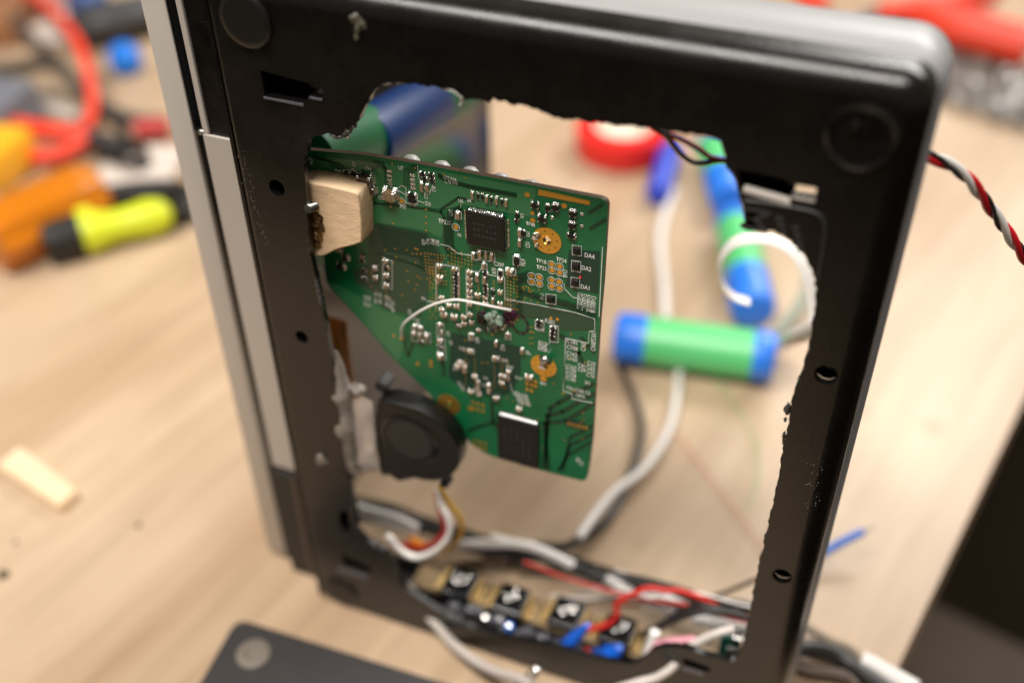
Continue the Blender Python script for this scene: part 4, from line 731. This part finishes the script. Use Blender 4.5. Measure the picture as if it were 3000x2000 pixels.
# cells strapped to the lid screen
lc = thing('cell_pack', hit(1150, 400, 0, .0), 'blue taped cell pack fixed to the lid screen', 'battery')
a, b = hit(1062,420,0,.0035), hit(1320,268,0,.0065)
bm = bmesh.new(); lathe(bm, [(.006, 0), (.0115, .001), (.0115, (b-a).length*.72), (.0113, (b-a).length*.73)], axis_mtx(a, b), 30); bobj('blue_wrap', bm, mat('shaded_blue_tape', (.001, .024, .11), .4), lc, 40)  # blue tape darkened, the pack's shade is in the colour
bm = bmesh.new(); d = (b-a); lathe(bm, [(.0112, d.length*.7), (.0112, d.length*1.05), (.008, d.length*1.06)], axis_mtx(a, b), 30); bobj('green_wrap', bm, mat('shaded_green_wrap', (.006, .11, .04), .4), lc, 40)  # green wrap darkened to paint in the shade on the pack
a2, b2 = hit(890,478,0,.002), hit(1070,400,0,.002)
bm = bmesh.new(); lathe(bm, [(.007, 0), (.0115, .001), (.0115, (b2-a2).length)], axis_mtx(a2, b2), 30); bobj('green_wrap', bm, mat('shaded_green_wrap', (.006, .11, .04), .4), lc, 40)  # same green wrap with shade painted into its colour
# ---------------------------------------------------------------- bench clutter, left and right
def capsule(name, a, b, prof, m, parent=None, seg=28): 
    bm = bmesh.new(); L = (Vector(b)-Vector(a)).length; lathe(bm, [(r, t*L) for t, r in prof], axis_mtx(a, b), seg); bmesh.ops.recalc_face_normals(bm, faces=bm.faces); return bobj(name, bm, m, parent, 45)
Zp = lambda f: (lambda x, y, z=.004: onZ(f*x, f*y, z))
L_ = Zp(.5738)
cable('red_band', [L_(110,-60,.02), L_(200,0,.03), L_(300,90,.035), L_(380,190,.035), L_(430,300,.03), L_(462,430,.02), L_(472,540,.012), L_(440,650,.008), L_(400,700,.006)], .0042, bright_red, None, 'bright red cable arcing down from the upper left corner', 'cable', flat=.6)
pl = thing('pliers', L_(450, 690), 'pliers with two red handles beside the orange handle', 'pliers')
cable('handle', [L_(40,640,.012), L_(150,655,.014), L_(290,675,.014), L_(440,690,.012)], .0062, bright_red, pl); cable('handle', [L_(110,800,.008), L_(220,800,.010), L_(330,780,.010), L_(440,705,.010)], .0050, bright_red, pl); cable('jaw', [L_(430,692,.010), L_(560,730,.010), L_(640,745,.010)], .0055, dark_tool, pl)
cable('red_plug_lead', [L_(690,668,.008), L_(760,660,.008), L_(860,650,.008)], .0070, mat('brick_red', (.48, .03, .025), .45), None, 'red plug lead half hidden behind the netbook lid', 'cable')
cable('black_bench_cable', [L_(-40,10,.02), L_(80,110,.02), L_(200,240,.016), L_(330,350,.012), L_(430,460,.01), L_(560,560,.008), L_(700,610,.006), L_(840,620,.006)], .0042, mat('charcoal_insulation', (.06, .055, .05), .5), None, 'charcoal cable crossing under the red arc at upper left', 'cable')
cable('black_bench_cable', [L_(-40,355,.006), L_(80,345,.006), L_(180,320,.006), L_(290,330,.006), L_(400,420,.006)], .0040, mat('sooty_insulation', (.045, .04, .035), .6), None, 'dark cable entering from left edge below the charcoal one', 'cable')
cable('black_bench_cable', [L_(470,700,.006), L_(560,730,.006), L_(680,760,.006), L_(745,820,.006), L_(720,850,.006), L_(620,820,.006), L_(500,790,.006)], .0034, black_wire, None, 'black cable looped beside the lid below the red plug', 'cable')
cable('black_bench_cable', [L_(430,470,.006), L_(520,540,.005), L_(600,640,.005), L_(660,720,.005), L_(740,780,.005)], .0034, black_wire, None, 'black cable crossing between red arc and lid', 'cable')
cable('pale_bench_cable', [L_(-30,560,.004), L_(120,545,.004), L_(260,550,.004), L_(420,600,.004)], .0065, mat('pale_grey_cable', (.50, .46, .42), .5), None, 'pale grey cable above the red plier handles', 'cable', flat=.5)
cable('brown_bench_cable', [L_(-30,505,.004), L_(150,490,.004), L_(300,470,.004), L_(420,500,.004)], .0034, mat('taupe_cable', (.22, .18, .14), .5), None, 'taupe cable just above the pale grey cable', 'cable')
bc = L_(655, 372, 0); bmc = thing('blue_plug', (bc.x, bc.y, 0), 'round blue plastic plug standing on the bench beside the lid', 'plug')
blue_p = mat('blue_plastic', (.006, .20, .80), .35)
bm = bmesh.new(); lathe(bm, [(.006, 0), (.0095, .0025), (.0112, .0065), (.0117, .0105)], Matrix.Translation((bc.x, bc.y, 0)), 30); bobj('base', bm, blue_p, bmc, 60)
bm = bmesh.new(); lathe(bm, [(.0117, .0105), (.0114, .0145), (.0098, .0185), (.0066, .0215), (.003, .0228), (.0001, .0230)], Matrix.Translation((bc.x, bc.y, 0)), 30); bobj('dome', bm, blue_p, bmc, 60)
dt = thing('dark_tool_case', L_(560, 120), 'dark grey tool lying behind the round blue plug', 'tool')
cable('body', [L_(400,150,.012), L_(520,110,.018), L_(640,80,.018), L_(780,50,.014)], .020, dark_tool, dt, flat=.7); cable('grip', [L_(390,40,.02), L_(440,10,.02), L_(500,-20,.02)], .011, mat('dull_blue', (.05, .10, .30), .5), dt)
c = L_(-10,700,0); bm = bmesh.new(); box(bm, (c.x-.006, c.y+.004, .015), (.05, .05, .03), Matrix.Rotation(.2, 3, 'Z'), bev=.003); tag(bobj('grey_box', bm, blue_grey), 'blue grey box at the left edge above amber block', 'box')
c = L_(0,900,0); bm = bmesh.new(); box(bm, (c.x-.010, c.y, .014), (.058, .042, .028), Matrix.Rotation(.1, 3, 'Z'), bev=.006); tag(bobj('amber_block', bm, amber_yellow, None, 40), 'amber yellow block at left edge above the orange handle', 'block')
bm = bmesh.new(); c = L_(50,210,0); box(bm, (c.x-.02, c.y, .012), (.06, .05, .024), Matrix.Rotation(.5, 3, 'Z'), bev=.004); tag(bobj('brown_block', bm, mat('brown_leather', (.36, .16, .07), .6, var=.3, vscale=30)), 'brown block at left edge under the charcoal cable', 'block')
bm = bmesh.new(); c = L_(150,60,0); box(bm, (c.x, c.y+.02, .010), (.07, .05, .02), Matrix.Rotation(-.3, 3, 'Z'), bev=.004); tag(bobj('pink_box', bm, mat('dusty_pink', (.45, .24, .20), .6)), 'dusty pink box in the upper left corner behind red arc', 'box')
for (xa, ya, sx, sy, lab) in ((250,190,.07,.035,'crumpled pale paper strip under the charcoal cable'), (430,110,.06,.04,'pale paper scrap behind the red arc'), (720,880,.05,.05,'pale paper scrap beside lid above the dark driver pad')):
    c = L_(xa, ya, 0); bm = bmesh.new(); bmesh.ops.create_grid(bm, x_segments=12, y_segments=8, size=.5, matrix=Matrix.Translation((c.x, c.y, .004)) @ Matrix.Rotation(.4, 4, 'Z') @ Matrix.Diagonal((sx, sy, 1, 1)))
    for v in bm.verts: v.co.z += noise.noise(v.co*60)*.003
    bmesh.ops.solidify(bm, geom=bm.faces[:], thickness=.0004); tag(bobj('paper_scrap', bm, mat('pale_paper', (.62, .54, .48), .7), None, 60), lab, 'paper')
# orange fluted handle
oa, ob = L_(-60,1235,.018), L_(520,960,.018); oh = thing('orange_screwdriver', (oa+ob)/2-Vector((0, 0, .018)), 'big orange fluted screwdriver handle lying at the left edge', 'screwdriver')
bm = bmesh.new(); mx = axis_mtx(oa, ob); L = (ob-oa).length; rings = []
for t, r in ((0, .018), (.1, .0195), (.5, .0195), (.86, .0195), (.93, .0175), (.97, .013), (1, .006)):
    rings.append([bm.verts.new(mx @ Vector((math.cos(a)*r*(1+.05*math.cos(8*a)), math.sin(a)*r*(1+.05*math.cos(8*a)), t*L))) for a in [2*math.pi*k/64 for k in range(64)]])
for i in range(len(rings)-1):
    for k in range(64): bm.faces.new((rings[i][k], rings[i][(k+1) % 64], rings[i+1][(k+1) % 64], rings[i+1][k]))
bm.faces.new(rings[0][::-1]); bm.faces.new(rings[-1]); bobj('handle', bm, orange_handle, oh, 50)
# neon driver
ya, yb = L_(420,1195,.012), L_(880,1085,.012); ns = thing('neon_driver', (ya+yb)/2-Vector((0, 0, .012)), 'neon yellow handled driver with a black end cap', 'screwdriver')
d = (yb-ya).normalized(); ex = ya-d*.021
capsule('end_cap', ex, ya, ((0, .010), (.05, .0125), (.95, .0128), (1, .012)), black_soft, ns); capsule('grip', ya, yb, ((0, .0118), (.06, .0125), (.15, .0120), (.35, .0092), (.55, .0098), (.75, .0112), (.9, .0095), (.97, .006), (1, .002)), neon, ns)
cable('grip_pad', [L_(560,1010,.010), L_(700,985,.012), L_(860,980,.012), L_(960,1010,.012), L_(930,1110,.008)], .0075, black_soft, ns); cable('guard', [ya+Vector((0, .002, .002)), L_(415,1110,.016), L_(440,1075,.016)], .0085, neon, ns)
# wood chip
W_ = lambda x, y, z: onZ(x*.3189, 1200+y*.3189, z)
top = [W_(175,330,.006), W_(705,735,.006), W_(545,880,.006), W_(-40,500,.006)]; bm = bmesh.new(); hexa(bm, top, [Vector((v.x, v.y, 0.0002)) for v in top]); bmesh.ops.recalc_face_normals(bm, faces=bm.faces); bmesh.ops.bevel(bm, geom=bm.edges[:], offset=.0009, segments=2, affect='EDGES')
tag(bobj('wood_offcut', bm, chip_wood, None, 40), 'pale tapered wood offcut lying alone at lower left', 'wood offcut')
for px, py, r in ((405,1537,.0012),(12,1682,.0022),(45,1588,.0010)):
    bm = bmesh.new(); blob(bm, onZ(px, py, r*.3), r, 0, (1, 1, .4)); tag(bobj('dark_crumb', bm, mat('crumb', (.08, .06, .04), .8)), {405: 'dark crumb on the bench left of the lid foot', 12: 'larger dark crumb at the left edge of bench', 45: 'tiny dark crumb below the wood offcut'}[px], 'crumb')
# black belly cover in the foreground
tp = [onZ(693,1806,.007), onZ(1310,1998,.007), onZ(1700,2120,.007), onZ(1500,2700,.007), onZ(200,2560,.007), onZ(585,1995,.007)]
k0, k1 = tp[0].lerp(tp[-1], .006/(tp[0]-tp[-1]).length), tp[0].lerp(tp[1], .006/(tp[0]-tp[1]).length)
tp = [(k0*(1-t)+tp[0]*t)*(1-t)+(tp[0]*(1-t)+k1*t)*t for t in [q/6 for q in range(7)]]+tp[1:]
bm = bmesh.new(); n = len(tp); va = [bm.verts.new(v) for v in tp]; vb = [bm.verts.new((v.x, v.y, 0.0003)) for v in tp]; bm.faces.new(va); bm.faces.new(vb[::-1])
for i in range(n): bm.faces.new((va[i], vb[i], vb[(i+1) % n], va[(i+1) % n]))
bmesh.ops.recalc_face_normals(bm, faces=bm.faces); bmesh.ops.bevel(bm, geom=[e for e in bm.edges if e.verts[0].co.z > .006 and e.verts[1].co.z > .006], offset=.0009, segments=3, affect='EDGES')
bc = thing('cover_plate', onZ(900, 1950), 'flat black cover plate with one round foot in foreground', 'cover plate')
bobj('plate', bm, mat('satin_black', (.030, .026, .026), .55, bump=.1, bscale=1200, var=.3, vscale=25), bc, 40)
c = onZ(743, 1916, .007); bm = bmesh.new(); lathe(bm, [(.0065, -.001), (.0065, .0008), (.0056, .0013), (.0034, .0013), (.0026, .0005), (.0001, .0004)], Matrix.Translation(c), 36); bobj('rubber_foot', bm, mat('grey_rubber', (.17, .145, .12), .6), bc, 40)
# right side: cables, blue wire, red tubes, shavings
N_ = lambda x, y, z=.003: onZ(2300+x*.3189, 1500+y*.3189, z)
cable('black_power_cable', [N_(20,1270,.010), N_(170,1245,.010), N_(330,1255,.008), N_(480,1315,.006), N_(600,1395,.005), N_(700,1470,.005), N_(830,1560,.005), N_(980,1680,.005)], .0034, black_wire, None, 'black power cable leaving under right edge of netbook', 'cable')
cable('brown_thin_wire', [N_(130,1010,.006), N_(220,1065,.006), N_(420,1180,.006), N_(560,1235,.006), N_(640,1290,.006), N_(690,1360,.006), N_(700,1420,.006)], .0017, mat('taupe_wire', (.22, .17, .12), .5), None, 'thin brown wire above the black power cable', 'wire')
cable('white_power_cable', [N_(700,1370,.005), N_(800,1415,.005), N_(900,1475,.005), N_(1030,1545,.005), N_(1200,1640,.005)], .0042, white_wire, None, 'white cable end at the bottom right of the bench', 'cable')
cable('black_bench_cable', [N_(100,1410,.003), N_(250,1460,.003), N_(420,1480,.003), N_(560,1520,.003), N_(650,1620,.003)], .003, brown_wire, None, 'dark brown strip painted as the shadow under the black power cable', 'cable')  # dark strip added in place of a shadow on the bench
bw = thing('blue_bench_wire', onZ(2480, 1600), 'blue wire tip rising off bench by the right edge', 'wire')
cable('insulation', [onZ(2380,1640,.006), onZ(2440,1602,.010), onZ(2490,1575,.012), onZ(2530,1556,.014)], .0016, blue_tape, bw); cable('bare_tip', [onZ(2530,1556,.014), onZ(2552,1546,.015), onZ(2560,1543,.015)], .0006, grey_wire, bw)
G_ = lambda x, y, z=.01: onZ(2400+x*.2551, y*.2551, z)
cable('red_hose', [G_(700,180,.012), G_(1000,120,.014), G_(1300,60,.014), G_(1650,-10,.014), G_(2000,-90,.014)], .0095, bright_red, None, 'red hose running off the top right corner', 'hose')
cable('red_hose', [G_(1150,170,.02), G_(1400,285,.02), G_(1650,370,.02), G_(1950,450,.02), G_(2400,570,.02)], .0130, bright_red, None, 'lower red hose crossing above the metal shavings', 'hose')
cable('red_hose', [G_(1250,110,.012), G_(1600,180,.012), G_(2000,290,.012), G_(2400,400,.012)], .0075, bright_red, None, 'thin middle red hose between two thicker hoses', 'hose')
bm = bmesh.new(); blob(bm, onZ(2382,18,.012), .014, 0, (1, 1, .9)); tag(bobj('red_ball', bm, bright_red), 'red orange knob peeking over the silver top edge', 'knob')
cable('grey_bench_cable', [G_(480,190,.006), G_(900,210,.006), G_(1150,260,.006), G_(1350,420,.006)], .006, mat('smoke_cable', (.22, .19, .18), .5), None, 'smoke grey cable behind the silver top corner', 'cable')
bm = bmesh.new(); rnd = random.Random(3)
for k in range(2600):
    u_, v_ = rnd.random(), rnd.random(); x = 2730+u_*420; y0 = 120+u_*110; y1 = 285+u_*130; y = y0+(y1-y0)*v_
    p = onZ(x, y, .002+rnd.random()*.010*(1-abs(v_-.5)))
    rot = Matrix.Rotation(rnd.random()*6, 3, 'Z') @ Matrix.Rotation(rnd.random()*3, 3, 'X')
    if k % 3: box(bm, p, (rnd.uniform(.002, .007), rnd.uniform(.0006, .0018), .0004), rot, mi=k % 2)
    else: 
        q = bmesh.ops.create_icosphere(bm, subdivisions=1, radius=rnd.uniform(.0006, .0012), matrix=Matrix.Translation(p))
        for f in {f for v in q['verts'] for f in v.link_faces}: f.smooth = True
tag(bobj('metal_shavings', bm, [mat('shiny_swarf', (.50, .49, .48), .25, 1), mat('grey_swarf', (.30, .29, .28), .3, .8)]), 'heap of shiny metal shavings right of the silver corner', 'metal shavings', kind='stuff')
